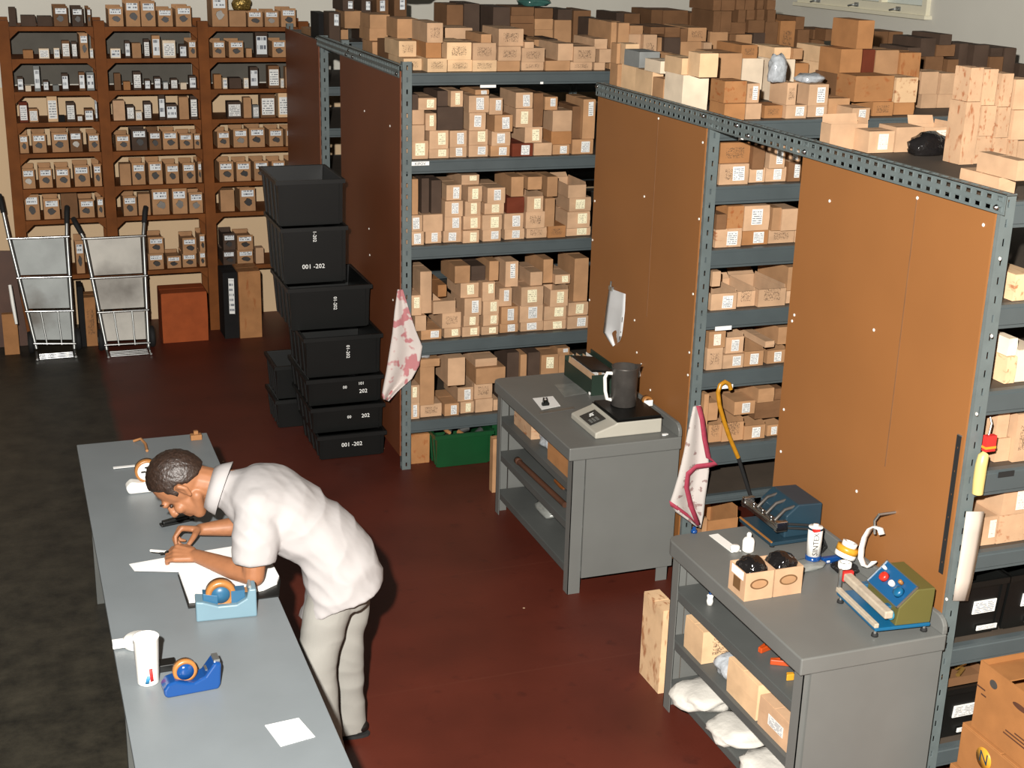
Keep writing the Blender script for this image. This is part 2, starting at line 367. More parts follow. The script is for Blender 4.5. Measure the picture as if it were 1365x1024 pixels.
rB, LB = rack('storage_rack', 'grey slotted-angle rack whose end panel stands behind the bench with the scale', XB, 6.9, YB, 7.99, LV_B, 2.70, (.10, 2.622))
rC, LC = rack('storage_rack', 'nearest grey slotted-angle rack with end panel behind the heat sealers', XB, 6.0, YC, 5.59, LV_C, 2.70, (.05, 2.622))
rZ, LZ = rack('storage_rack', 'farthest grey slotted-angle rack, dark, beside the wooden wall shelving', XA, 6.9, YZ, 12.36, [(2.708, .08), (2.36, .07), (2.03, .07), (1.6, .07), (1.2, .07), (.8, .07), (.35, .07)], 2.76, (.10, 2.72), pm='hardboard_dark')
# perforated angle beams that tie the racks together along their left ends
def tie(label, x, y0, y1, z):
    t = thing('tie_beam', label, 'beam', (x, y0, z)); L = local(t); mb = MB()
    perf_plate(mb, L((x - .018, y1, z - .078)), (0, -1, 0), (0, 0, 1), y1 - y0, .078, 2, .062, .036, .020, thick=.004)
    perf_plate(mb, L((x - .018, y1, z)), (0, -1, 0), (1, 0, 0), y1 - y0, .05, 1, .062, .030, .014)
    o = mb.build('angle', 'rack_post', t); s = o.modifiers.new('t', 'SOLIDIFY'); s.thickness = .003
    for k, yy in enumerate((y1 - .03, (y0 + y1) / 2, (y0 + y1) / 2 + .12, y0 + .04, y1 - 1.44, y0 + 1.40)):
        MB().lathe([(.012, 0), (.012, .006), (.007, .008), (.007, .013)], 6, L((x - .021, yy, z - .02 - .034 * (k % 2))), Matrix.Rotation(-math.pi / 2, 3, 'Y')).build('bolt', 'chrome', t)
tie('perforated grey steel angle joining the two nearer racks above the orange panels', XB, 4.15, 8.0, 2.705)
tie('perforated steel angle joining the two far racks above the dark crates', XA, YA + .02, 11.05, 2.755)
# screws and seam strips on the end panels
def screws(rk, L, x, pts):
    me = MB().lathe([(.008, 0), (.008, .002), (.004, .005)], 8, (0, 0, 0), Matrix.Rotation(-math.pi / 2, 3, 'Y')).mesh('screw')
    for px, py in pts:
        o = obj('screw', me, 'screw', rk); o.location = L(P(px, py, 'x', x - .012))
screws(rB, LB, XB, [(878, 158), (859, 262), (937, 190), (932, 292), (846, 427), (849, 470), (924, 392), (919, 470), (917, 500), (867, 520), (793, 268), (790, 320), (786, 400)])
screws(rC, LC, XB, [(1184, 230), (1106, 268), (1059, 420), (1056, 428), (1045, 546), (1041, 602), (1053, 650), (1142, 655), (1262, 799), (1333, 345), (1322, 448), (1302, 552), (1311, 300), (1223, 264), (1239, 883), (1229, 960), (1165, 440)])
screws(rA, LA, XA, [(486, 148), (492, 305), (493, 340), (520, 168), (524, 400)])
for rk, L, (ax, ay, bx, by) in ((rB, LB, (878, 157, 873, 429)), (rC, LC, (1223, 262, 1187, 626))):
    a, b = P(ax, ay, 'x', XB - .012), P(bx, by, 'x', XB - .012)
    MB().box(L((XB - .0145, a.y - .002, b.z)), L((XB - .012, a.y + .002, a.z))).build('seam_strip', 'card_brown', rk)

# ------------------------------------------------------------------ grey workbenches
BZ = .90
def rounded(x0, x1, y0, y1, r, which, n=5):
    """rectangle outline with the chosen corners rounded; corners order: (x0,y0) (x1,y0) (x1,y1) (x0,y1)"""
    out = []
    for i, (cx, cy, a0) in enumerate(((x0, y0, math.pi), (x1, y0, 1.5 * math.pi), (x1, y1, 0), (x0, y1, .5 * math.pi))):
        if i in which:
            ox = cx + (r if cx == x0 else -r); oy = cy + (r if cy == y0 else -r)
            out += [(ox + r * math.cos(a0 + k * math.pi / 2 / n), oy + r * math.sin(a0 + k * math.pi / 2 / n)) for k in range(n + 1)]
        else: out.append((cx, cy))
    return out
def bench(label, x0, x1, y0, y1, shelves, gap):
    t = thing('workbench', label, 'workbench', (x0, y0, 0)); L = local(t)
    bevel(MB().prism(rounded(x0, x1, y0, y1, .06, (3,)), (BZ - .075, BZ), lambda a, b, c: L((a, b, c))).build('bench_top', 'grey_steel', t), .006)
    def leg(lx, ly, sx, sy, nm='leg'):
        MB().box(L((min(lx, lx + sx * .075), min(ly, ly + sy * .004), 0)), L((max(lx, lx + sx * .075), max(ly, ly + sy * .004), BZ - .075))).box(
            L((min(lx, lx + sx * .004), min(ly, ly + sy * .065), 0)), L((max(lx, lx + sx * .004), max(ly, ly + sy * .065), BZ - .075))).build('leg', 'grey_steel', t)
    leg(x0 + .03, y0 + .02, 1, 1); leg(x0 + .03, y1 - .03, 1, -1); leg(x1 - .02, y0 + .03, -1, 1); leg(x1 - .02, y1 - .03, -1, -1)
    for z in shelves:
        bevel(MB().box(L((x0 + .04, y0 + .03, z - .022)), L((x1 - .02, y1 - .035, z))).build('shelf', 'grey_shelf', t), .004)
        MB().box(L((x0 + .034, y0 + .085, z - .04)), L((x0 + .04, y1 - .095, z))).build('shelf_lip', 'grey_shelf', t)
    MB().box(L((x0 + gap, y0 + .004, .10)), L((x1 - .01, y0 + .016, BZ - .076))).build('side_panel', 'grey_steel', t)
    MB().box(L((x0 + .12, y1 - .016, .10)), L((x1 - .01, y1 - .004, BZ - .076))).build('side_panel', 'grey_steel', t)
    # raised back edge with a rounded end
    prof = rounded(y0, y1, BZ, BZ + .075, .055, (2, 3))
    prof = [(a, b) for a, b in prof]
    bevel(MB().prism(prof, (x1 - .022, x1), lambda a, b, c: L((c, a, b))).build('backsplash', 'grey_steel', t), .004)
    return t, L
XF = 2.785
b2y0, b2y1 = 6.50, 7.79
sh2 = [P(672, 563, 'x', XF + .034).z, P(672, 611, 'x', XF + .034).z, P(672, 664, 'x', XF + .034).z]
bench2, LB2 = bench('grey steel workbench carrying the scale, three open shelves below', XF, 3.47, b2y0, b2y1, sh2, .105)
b3y0, b3y1 = 4.10, 5.31
sh3 = [P(920, 806, 'x', XF + .034).z, P(914, 871, 'x', XF + .034).z, P(912, 934, 'x', XF + .034).z]
bench3, LB3 = bench('grey steel workbench carrying the two heat sealers, bags on its shelves', XF, 3.47, b3y0, b3y1, sh3, .055)
# packing table
TZ = .90; tx0, tx1, ty1 = .245, .936, 7.30; ty0 = 3.2
tb = thing('packing_table', 'long grey packing table the man leans over', 'table', ((tx0 + tx1) / 2, (ty0 + ty1) / 2, 0)); L = local(tb)
mat('table_grey', srgb(112, 118, 121), rough=0.4, namt=0.05, nscale=4, bump=.03, bscale=150, spec=.45)
bevel(MB().box(L((tx0, ty0, TZ - .03)), L((tx1, ty1, TZ))).build('table_top', 'table_grey', tb), .003)
MB().box(L((tx0 + .04, ty0 + .05, TZ - .11)), L((tx0 + .06, ty1 - .05, TZ - .031))).box(L((tx1 - .06, ty0 + .05, TZ - .11)), L((tx1 - .04, ty1 - .05, TZ - .031))).build('apron', 'grey_shelf', tb)
for lx in (tx0 + .04, tx1 - .10):
    for ly in (ty0 + .06, (ty0 + ty1) / 2, ty1 - .12): MB().box(L((lx, ly, 0)), L((lx + .06, ly + .06, TZ - .031))).build('leg', 'grey_shelf', tb)

# paper tags stuck on the shelf beams
def beam_tag(rk, L, y, rect, dark=False):
    a, b = P(rect[0], rect[3], 'y', y), P(rect[2], rect[1], 'y', y)
    return MB().box(L((a.x, y - .003, a.z)), L((b.x, y, b.z))).build('tag', 'rubber' if dark else 'paper', rk)
for r_ in ((640, 113, 661, 117), (720, 109, 724, 112)): beam_tag(rA, LA, YA + .0005, r_)
tg = beam_tag(rA, LA, YA + .0005, (548, 215, 572, 221)); letters('KIPOV', .026, LA((P(560, 218, 'y', YA).x, YA - .004, P(560, 218, 'y', YA).z - .002)), (math.pi / 2, 0, 0), 'rack_beam', rA)
for r_ in ((984, 181, 1006, 187), (953, 434, 975, 441), (956, 512, 977, 519)): beam_tag(rB, LB, YB + .0005, r_)
beam_tag(rC, LC, YC + .0005, (1330, 627, 1352, 637), True)

# ------------------------------------------------------------------ cartons
def carton_mesh(seed, closed=True):
    r = random.Random(seed); j = lambda a=.006: r.uniform(-a, a); mb = MB()
    if closed:
        # bulged body: front and side faces carry a middle vertex ring
        bx = []
        for zz, g in ((0, 0), (.5, .004), (.985, .001)):
            bx.append([(-.5 - g + j(), 0 - g + j(.006), zz), (.5 + g + j(), 0 - g + j(.006), zz), (.5 + g + j(), 1 + j(), zz), (-.5 - g + j(), 1 + j(), zz)])
        vs = [p for q in bx for p in q]; fs = [(3, 2, 1, 0), (8, 9, 10, 11)]
        for i in (0, 4): fs += [(i + k, i + (k + 1) % 4, i + 4 + (k + 1) % 4, i + 4 + k) for k in range(4)]
        mb.add(vs, fs)
        mb.box((-.49, .005, .985), (.49, .49, .998 + j(.002))); mb.box((-.49, .51, .985), (.49, .995, 1.0))   # top flaps
    else:
        t = .03
        mb.box((-.5, 0, 0), (.5, 1, .03)); mb.box((-.5, 0, .03), (.5, t, 1)); mb.box((-.5, 1 - t, .03), (.5, 1, 1)); mb.box((-.5, t, .03), (-.5 + t, 1 - t, 1)); mb.box((.5 - t, t, .03), (.5, 1 - t, 1))
        # lifted flaps
        mb.add([(-.48, 1, 1), (.48, 1, 1), (.46 + j(.03), 1.10, 1.32 + j(.08)), (-.46 + j(.03), 1.10, 1.30 + j(.08)), (-.48, .985, 1), (.48, .985, 1), (.46, 1.085, 1.32), (-.46, 1.085, 1.3)], [(0, 1, 2, 3), (7, 6, 5, 4), (3, 2, 6, 7), (0, 3, 7, 4), (1, 5, 6, 2)])
        mb.add([(.5, .03, 1), (.5, .97, 1), (.50, .95, 1.18), (.50, .05, 1.2), (.485, .03, 1), (.485, .97, 1), (.485, .95, 1.18), (.485, .05, 1.2)], [(0, 1, 2, 3), (7, 6, 5, 4), (3, 2, 6, 7), (0, 3, 7, 4), (1, 5, 6, 2)])
    return mb.mesh('carton')
CLOSED = [carton_mesh(i) for i in range(6)]; OPENED = [carton_mesh(50 + i, False) for i in range(4)]
LABEL = MB().box((-.5, -.02, 0), (.5, .02, 1)).mesh('label')
TAPE = MB().box((-.5, -.5, 0), (.5, .5, 1)).mesh('tape')
DROP = []
PLACED = []    # (x0, x1, y0, y1, z0, z1)
def carton(rect, y, dep, deck, kind='tan', lab='', op=False, name='carton', label=None, group=None, cat='box', luv=None, rz=0, fit=True, ymax=99, yfloor=0, xmin=-9):
    """rect: front face in photo pixels (x0, y0, x1, y1); y: depth of the face; deck: height it rests on"""
    px0, py0, px1, py1 = rect
    ymin = y
    def face(y):
        a = P(px0, py1, 'y', y); b = P(px1, py0, 'y', y)
        return (a.x + P(px0, py0, 'y', y).x) / 2 + .002, (b.x + P(px1, py1, 'y', y).x) / 2 - .002, a.z, (b.z + P(px0, py0, 'y', y).z) / 2
    x0, x1, zm, z1 = face(y)
    while z1 < deck + .05 and y > yfloor: y -= .15; x0, x1, zm, z1 = face(y)
    while x0 < xmin and y < ymax - .12: y += .04; x0, x1, zm, z1 = face(y)
    x0 = max(x0, xmin); zm = max(zm, deck); d = dep; sup = deck
    if x1 - x0 < .02: return None
    for it in range(40):
        hit = None
        if y + d > ymax: d = max(.05, ymax - y)
        for q in PLACED:
            if q[0] < x1 - .002 and q[1] > x0 + .002 and q[2] < y + d - .002 and q[3] > y + .002 and q[5] > sup + .002 and q[4] < z1 - .002: hit = q; break
        if not hit: break
        ov = min(q[1], x1) - max(q[0], x0); wd = x1 - x0; inside = q[0] > x0 and q[1] < x1
        if ov < .30 * wd and not inside:
            if q[0] <= x0: x0 = q[1] + .003
            else: x1 = q[0] - .003
        elif q[2] > y + .65 * d: d = q[2] - y - .004
        elif q[5] <= zm + .05 and z1 - q[5] > .03: sup = q[5]
        elif ov < .4 * wd and not inside:
            if q[0] <= x0: x0 = q[1] + .003
            else: x1 = q[0] - .003
        elif q[2] > y + .08 and q[2] - y > .3 * d: d = q[2] - y - .004
        elif q[3] + .06 < ymax:
            y = q[3] + .006; d = dep; x0, x1, zm, z1 = face(y); zm = max(zm, deck); sup = deck; x0 = max(x0, xmin)
            if z1 < deck + .04: DROP.append((label, rect)); return None
        else: DROP.append((label, rect)); return None
    z0 = sup + .001
    if z1 < z0 + .03: z1 = z0 + .04
    # rests on whatever is right underneath
    w_, h_ = x1 - x0, z1 - z0
    if w_ < .02: w_ = .02
    me = random.choice(OPENED if op else CLOSED)
    if (fit): PLACED.append((x0, x1, y, y + d * (1.12 if op else 1.0), z0, z1 + (.32 * h_ if op else 0)))
    mname = 'card_' + kind
    o = obj(name, me, mname, label=label, cat=cat, group=group); o.location = ((x0 + x1) / 2, y, z0); o.scale = (w_, d, h_); o.rotation_euler = (0, 0, rz)
    f = max(.3, (z1 - max(zm, z0)) / h_)           # part of the face that shows
    if lab:
        u0, v0, u1, v1 = luv or random.choice([(.42, .12, .82, .86), (.36, .15, .74, .88), (.28, .15, .70, .85), (.45, .2, .85, .88)])
        ln = {'L': 'label_white', 'C': 'label_cream', 'S': 'label_strip', 'R': 'label_print'}[lab]
        lo = obj('label', LABEL, ln, o); lo.location = ((u0 + u1) / 2 - .5, -.014 - .002 / d, 1 - f + f * v0); lo.scale = (u1 - u0, .04 / max(d, .05) * .05 / .04, f * (v1 - v0))
        lo.rotation_euler = (0, random.uniform(-.03, .03), 0)
    return o
def sc(off, s, lst):
    out = []
    for e in lst: out.append(((off[0] + e[0] * s, off[1] + e[1] * s, off[0] + e[2] * s, off[1] + e[3] * s),) + tuple(e[4:]))
    return out
def desc(kind, lab, op):
    adj = {'light': 'pale tan', 'tan': 'tan', 'kraft': 'brown kraft', 'orange': 'orange-brown', 'brown': 'brown', 'dark': 'dark-shaded brown', 'red': 'dark reddish', 'cream': 'cream', 'black': 'black', 'grey': 'grey'}[kind.split('_')[0]]
    if op: return adj + ' open carton'
    return adj + (' labelled carton' if lab else ' carton')
LAYERN = ['bottom', 'second', 'third', 'fourth', 'fifth', 'back']
def shelf_load(rows, off, s, y, deck, dep, where, group, ymax, jit=.05, layers=None, yfloor=0, xmin=-9):
    """rows: one list per layer; entry = (x0, y0, x1, y1[, kind[, label letter[, open]]]) in crop pixels"""
    for li, row in enumerate(rows):
        row = sorted(row, key=lambda e: e[0])
        for k, e in enumerate(sc(off, s, row)):
            r = e[0]; kind = e[1] if len(e) > 1 else 'tan'; lab = e[2] if len(e) > 2 else ''; op = len(e) > 3 and e[3]
            lay = LAYERN[min(li, 5)] if li < len(rows) - 1 or len(rows) < 5 else 'back'
            if layers: lay = layers[li]
            lb = '%s, %s from left, %s layer, %s' % (desc(kind, lab, op), ordn(k + 1), lay, where)
            carton(r, y + random.uniform(0, jit) + (.0 if li < 4 else .03), dep * random.uniform(.9, 1.1), deck, kind, lab, op, label=lb, group=group, ymax=ymax, yfloor=yfloor, xmin=xmin)
W, T, K, O, B, D, RD = 'tan_written', 'tan', 'kraft', 'orange', 'brown', 'dark', 'red'  # D: dark boxes, and shade of shadowed sides and dim heaps painted as card
random.seed(11)
yf = YA + .04
# rack A, shelf under the top
shelf_load([
  [(440,597,543,678,T,'C'),(545,628,630,678,T,'C'),(632,620,705,678,T,'L'),(713,615,795,677,T,'L'),(805,617,887,676,K,'L'),(897,607,985,672,RD,'L'),(988,605,1065,672,T),(1068,612,1140,670,K,'L'),(1150,590,1240,660,K,'L')],
  [(443,530,527,594,T),(543,553,628,628,T,'C'),(633,553,706,618,T,'L'),(714,548,795,613,T,'C'),(810,556,890,615,T,'L'),(950,538,1025,603,T,'C'),(1052,555,1148,612,O)],
  [(443,465,525,528,T),(526,480,577,543,T,'C'),(580,452,690,545,D),(710,478,786,547,T,'L'),(822,487,900,553,K,'L'),(912,460,985,535,T,'C'),(1062,468,1150,556,T)],
  [(455,400,500,465,D),(500,415,577,478,T,'C'),(625,385,690,455,T,'C'),(707,405,800,475,T,'L'),(800,415,858,480,T,'L'),(912,392,985,458,T,'L'),(987,395,1030,460,B)],
  [(580,385,625,450,D),(740,380,800,402,K,'L'),(1035,410,1090,455,K,'L'),(1190,420,1250,500,K,'L'),(1150,450,1185,600,B)],
], (400, 0), 430/1365, yf, 2.15, .32, 'top shelf, far rack', 'cartons on the far rack', 9.7)
shelf_load([
  [(85,350,178,428,T,'L'),(185,348,270,426,T,'L'),(278,345,373,424,T,'L'),(382,345,468,420,T,'C'),(485,340,582,415,T,'L'),(600,336,705,412,T,'L'),(715,325,822,405,W),(828,320,922,400,'orange_written'),(925,325,1052,395,T,'C')],
  [(82,265,170,347,T,'L'),(172,260,277,347,T),(285,268,380,347,T,'L'),(383,268,475,345,T,'C'),(483,262,588,340,T,'C'),(598,255,700,333,T,'L'),(712,245,812,325,W),(930,245,1050,325,T,'C')],
  [(287,190,383,268,T,'L'),(393,190,485,268,T,'C'),(495,200,598,262,T,'C'),(612,170,712,248,RD),(718,165,805,240,T,'C',True),(812,175,865,295,K),(940,170,1055,242,T,'C')],
  [(295,105,390,187,T,'L'),(408,112,502,190,T,'C'),(510,120,605,197,T,'L'),(915,105,1030,172,T,'',True)],
  [(375,52,468,90,T,'C'),(85,75,148,195,K),(160,70,205,250,D),(215,80,270,250,D),(635,62,718,130,K),(722,62,798,150,K),(800,62,880,158,K)],
], (520, 220), 300/1182, yf, 1.577, .32, 'second shelf, far rack', 'cartons on the far rack', 9.7)
shelf_load([
  [(162,865,270,935,K,'L'),(283,857,370,927,T,'C'),(378,850,470,920,T,'C'),(478,848,568,915,T,'C'),(575,830,672,908,K,'L'),(683,820,803,900,T,'L'),(805,815,922,890,T,'C'),(930,795,1040,880,T,'L')],
  [(130,792,190,862,T),(272,775,373,857,W),(385,790,468,850,T,'C'),(488,783,570,848,T,'C'),(583,745,672,830,K,'L'),(680,735,802,820,T,'L'),(808,740,925,812,T,'C'),(935,722,1040,800,T,'C')],
  [(90,685,165,770,T,'C'),(225,715,345,800,T,'',True),(390,700,480,788,T,'L'),(487,710,572,785,T,'C'),(552,648,640,728,T,'L'),(680,640,805,738,T,'C'),(840,655,950,738,T,'C',True)],
  [(363,620,465,692,T,'C'),(467,615,552,690,T,'C'),(735,562,800,635,T),(865,575,980,660,T,'C')],
  [(605,505,720,610,T,'L'),(140,560,228,630,T),(250,630,297,690,O),(330,530,420,620,K),(425,530,500,610,D),(520,505,570,600,K),(805,495,870,540,K),(965,490,1040,700,K)],
], (520, 220), 300/1182, yf, .911, .34, 'third shelf, far rack', 'cartons on the far rack', 9.7)
shelf_load([
  [(155,400,203,475,T,'L'),(205,405,303,470,W),(315,403,382,463,K,'L'),(388,395,450,455,T,'C'),(455,382,535,447,T),(537,385,565,442,T)],
  [(150,320,203,385,T,'C'),(375,330,447,398,T,'L',True),(443,308,533,384,W)],
  [(203,235,270,290,K),(330,195,410,265,T),(455,240,592,300,K),(530,305,562,380,T),(660,180,690,262,K),(755,180,835,248,K,'C'),(835,180,905,235,K,'L')],
  [(205,200,295,235,K),(455,198,555,240,T),(600,170,655,250,D),(695,170,750,250,D),(825,150,885,176,K,'L')],
], (500, 420), 300/1024, yf, .347, .30, 'lowest shelf, far rack', 'cartons on the far rack', 9.7)
# rack B
yb = YB + .04; oB, sB = (880, 160), 200/683
shelf_load([
  [(268,200,402,305,'tan_written','L'),(404,218,476,300,T,'L'),(478,215,572,302,T,'L'),(575,190,640,300,B,'L')],
  [(272,103,408,197,'orange_written'),(410,118,478,205,B),(480,120,570,212,T,'L'),(575,130,642,190,T,'L')],
], oB, sB, yb, 2.31, .34, 'first shelf, rack beside the cane', 'cartons on the middle rack', 7.8)
shelf_load([
  [(250,495,370,592,'tan_stained','L'),(371,500,490,590,O,'L'),(492,497,607,582,'tan_written'),(610,500,660,580,T)],
  [(255,430,303,495,B),(305,392,380,490,'orange_stained'),(381,390,498,493,T,'L'),(500,400,550,490,K),(552,405,628,495,T)],
], oB, sB, yb, 1.961, .34, 'second shelf, rack beside the cane', 'cartons on the middle rack', 7.8)
shelf_load([
  [(230,790,348,875,T,'L',True),(350,780,432,862,'tan_written','',True),(435,770,571,860,'tan_written','',True),(573,770,620,850,T,'L')],
  [(235,690,275,775,T),(345,740,475,785,T),(480,735,570,772,B),(565,670,640,770,K)],
], oB, sB, yb, 1.608, .34, 'third shelf, rack beside the cane', 'cartons on the middle rack', 7.8)
oB2 = (880, 420)
shelf_load([
  [(210,150,283,262,'tan_written'),(285,180,378,255,T,'L'),(381,165,470,245,K,'L',True),(485,160,570,240,K,'L',True)],
  [(220,75,297,150,K,'R'),(298,100,390,180,T,'L',True),(460,120,520,160,T),(535,55,600,150,K)],
], oB2, sB, yb, 1.257, .34, 'fourth shelf, rack beside the cane', 'cartons on the middle rack', 7.8)
shelf_load([
  [(218,500,278,600,'kraft_written','',True),(280,490,378,595,'kraft_written','',True),(380,503,477,585,K,'L',True),(485,500,545,572,K,'L',True)],
  [(335,393,430,478,K,'L'),(218,400,262,490,K),(432,390,560,470,B)],
  [(200,360,235,395,K),(435,335,520,370,K),(522,335,560,372,B)],
], oB2, sB, yb, .806, .34, 'fifth shelf, rack beside the cane', 'cartons on the middle rack', 7.8)
shelf_load([[(190,925,213,990,K),(215,930,352,1010,'orange','',True)], [(190,880,285,925,O)]], oB2, sB, yb, .0, .36, 'floor, rack beside the cane', 'cartons on the middle rack', 7.8)
# rack C (only its left end shows)
yc = YC + .04; oC, s7 = (1210, 220), 155/378
shelf_load([[(345,355,420,440,'light_stained'),]], oC, s7, yc, 2.262, .35, 'first shelf, nearest rack', 'cartons on the nearest rack', 5.4)
shelf_load([[(318,625,352,714,'light_stained'),(353,600,430,712,'cream')],[(325,565,356,625,'cream')]], oC, s7, yc, 1.908, .35, 'second shelf, nearest rack', 'cartons on the nearest rack', 5.4)
shelf_load([[(283,890,330,985,T),(333,810,420,965,'tan_written')],[(288,800,328,885,T)]], oC, s7, yc, 1.565, .35, 'third shelf, nearest rack', 'cartons on the nearest rack', 5.4)
o8, s8 = (1210, 560), 155/342
shelf_load([[(215,285,262,362,T,'R'),(266,275,360,345,'tan_stained')],[(240,195,370,283,T,'R')]], o8, s8, yc, 1.197, .35, 'fourth shelf, nearest rack', 'cartons on the nearest rack', 5.4)

# ------------------------------------------------------------------ heaps on top of the racks
random.seed(23)
LT, CR_, OS, LS, G = 'light', 'cream', 'orange_stained', 'light_stained', 'grey'
o4, s4 = (400, 0), 430/1365
TA = 'top of far rack'
shelf_load([
  [(437,248,515,303,'light_written'),(517,248,622,305,'light_written'),(624,253,728,308,'light_written'),(728,255,832,312,'light_written'),(832,258,930,315,K),(935,262,1030,318,W),(1037,257,1142,322,K),(1142,262,1235,325,W),(1243,265,1290,325,T)],
  [(417,174,523,247,'light_written'),(528,180,598,245,O),(620,180,725,250,'light_written'),(730,182,830,254,W),(838,197,935,258,W),(938,203,1035,262,W),(1090,185,1155,257,T),(1157,197,1250,262,W),(1265,208,1327,265,T)],
  [(525,97,605,188,W),(765,145,810,178,K),(840,122,945,195,W),(950,178,990,200,T),(1235,165,1300,208,T)],
], o4, s4, YA + .05, 2.708, .34, TA, 'cartons heaped on the far rack', 10.25, xmin=XA + .05, yfloor=YA + .02)
shelf_load([
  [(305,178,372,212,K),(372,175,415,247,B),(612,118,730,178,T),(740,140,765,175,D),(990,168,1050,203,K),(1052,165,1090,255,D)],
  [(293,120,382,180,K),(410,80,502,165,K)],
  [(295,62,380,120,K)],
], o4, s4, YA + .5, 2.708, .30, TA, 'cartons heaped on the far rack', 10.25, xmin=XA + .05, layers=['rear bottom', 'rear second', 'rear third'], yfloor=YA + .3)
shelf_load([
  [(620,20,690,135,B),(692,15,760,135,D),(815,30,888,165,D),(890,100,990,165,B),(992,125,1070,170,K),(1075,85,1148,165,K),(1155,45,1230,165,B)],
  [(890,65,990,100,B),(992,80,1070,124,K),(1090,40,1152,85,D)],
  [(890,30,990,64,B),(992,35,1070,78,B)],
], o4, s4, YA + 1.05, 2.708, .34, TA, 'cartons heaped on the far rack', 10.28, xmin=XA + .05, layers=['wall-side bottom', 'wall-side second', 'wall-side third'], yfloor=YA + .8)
# rack Z top, far left
o5, s5 = (400, 0), 160/1365
shelf_load([
  [(120,340,325,415,K),(345,340,550,500,K,'',True),(210,150,322,332,'black'),(328,140,457,328,D,'S'),(505,125,700,310,K)],
  [(485,0,615,120,D,'S'),(680,0,812,130,D,'S'),(868,-20,1005,150,B,'S'),(1068,-20,1212,140,B,'S')],
], o5, s5, YZ + .05, 2.708, .35, 'top of farthest rack', 'cartons on the farthest rack', 12.5, xmin=XA + .05, layers=['front', 'rear'], yfloor=YZ + .02)
# right-hand heaps: rack B front row first
o7, s7b = (780, 0), 320/1365
TB = 'top of middle rack'
shelf_load([
  [(790,590,910,668,O),(912,590,1002,668,T),(1017,600,1122,692,'orange_written'),(1128,598,1258,712,T,'L'),(1262,600,1372,715,T,'L'),(1380,560,1500,700,K)],
  [(790,462,918,585,OS),(920,475,992,580,W,'L'),(1140,470,1202,585,W),(1270,480,1383,598,T,'L')],
], o7, s7b, YB + .05, 2.657, .17, TB, 'cartons heaped on the middle rack', 7.95, xmin=XB + .05, yfloor=YB + .02)
o8b, s8b = (1060, 0), 305/1115
shelf_load([
  [(163,515,272,605,T,'L'),(275,527,362,612,T,'L'),(373,497,475,610,'orange_written'),(478,500,578,590,O)],
  [(290,370,478,497,OS),(488,378,595,502,LS)],
], o8b, s8b, YB + .06, 2.657, .20, TB, 'cartons heaped on the middle rack', 7.95, xmin=XB + .05, layers=['right bottom', 'right second'], yfloor=YB + .02)
R1, R2, R3, R4 = ((780, 0), 180/1365), ((940, 0), 180/1365), ((1100, 20), 180/1365), ((1200, 60), 165/845)
shelf_load([
  [(525,680,672,850,LT),(675,730,790,910,LT),(790,800,930,910,K),(985,760,1250,910,CR_)],
  [(545,525,753,690,'grey'),(757,620,945,800,CR_),(975,590,1145,745,LT),(1155,540,1345,760,LT)],
], *R1, YB + .3, 2.657, .22, TB, 'cartons heaped on the middle rack', 7.95, xmin=XB + .05, layers=['left bottom', 'left second'], yfloor=YB + .02)
shelf_load([
  [(280,650,390,795,K),(395,670,465,815,K),(470,675,523,830,B),(85,640,130,770,T),(145,645,270,760,G)],
  [(290,440,358,640,K),(362,445,543,665,LT),(140,500,290,640,T),(905,555,972,740,K)],
], *R1, YB + 1.0, 2.657, .28, TB, 'cartons heaped on the middle rack', 7.95, xmin=XB + .05, layers=['inner bottom', 'inner second'], yfloor=YB + .6)
shelf_load([
  [(130,540,368,800,K),(370,590,585,825,CR_),(587,590,670,740,K),(725,600,905,830,CR_),(910,640,1045,770,O),(1165,635,1207,830,LT),(1210,640,1355,850,K)],
  [(333,455,530,585,'orange_written'),(695,480,865,598,LT),(880,490,985,638,K),(1190,475,1355,640,'light')],
], *R2, YB + .75, 2.657, .28, TB, 'cartons heaped on the middle rack', 7.95, xmin=XB + .05, layers=['central bottom', 'central second'], yfloor=YB + .3)
shelf_load([
  [(965,800,1125,986,T),(1130,800,1300,986,T),(140,600,285,800,B)],
  [(965,575,1140,790,T),(1150,590,1310,796,T)],
  [(150,345,368,600,O),(372,350,498,605,RD),(502,355,738,605,K),(740,380,960,640,OS)],
  [(270,55,490,338,O)],
], *R3, YB + .32, 2.657, .24, TB, 'cartons heaped on the middle rack', 7.95, xmin=XB + .05, layers=['far-right bottom', 'far-right second', 'far-right third', 'far-right top'], yfloor=YB + .04)
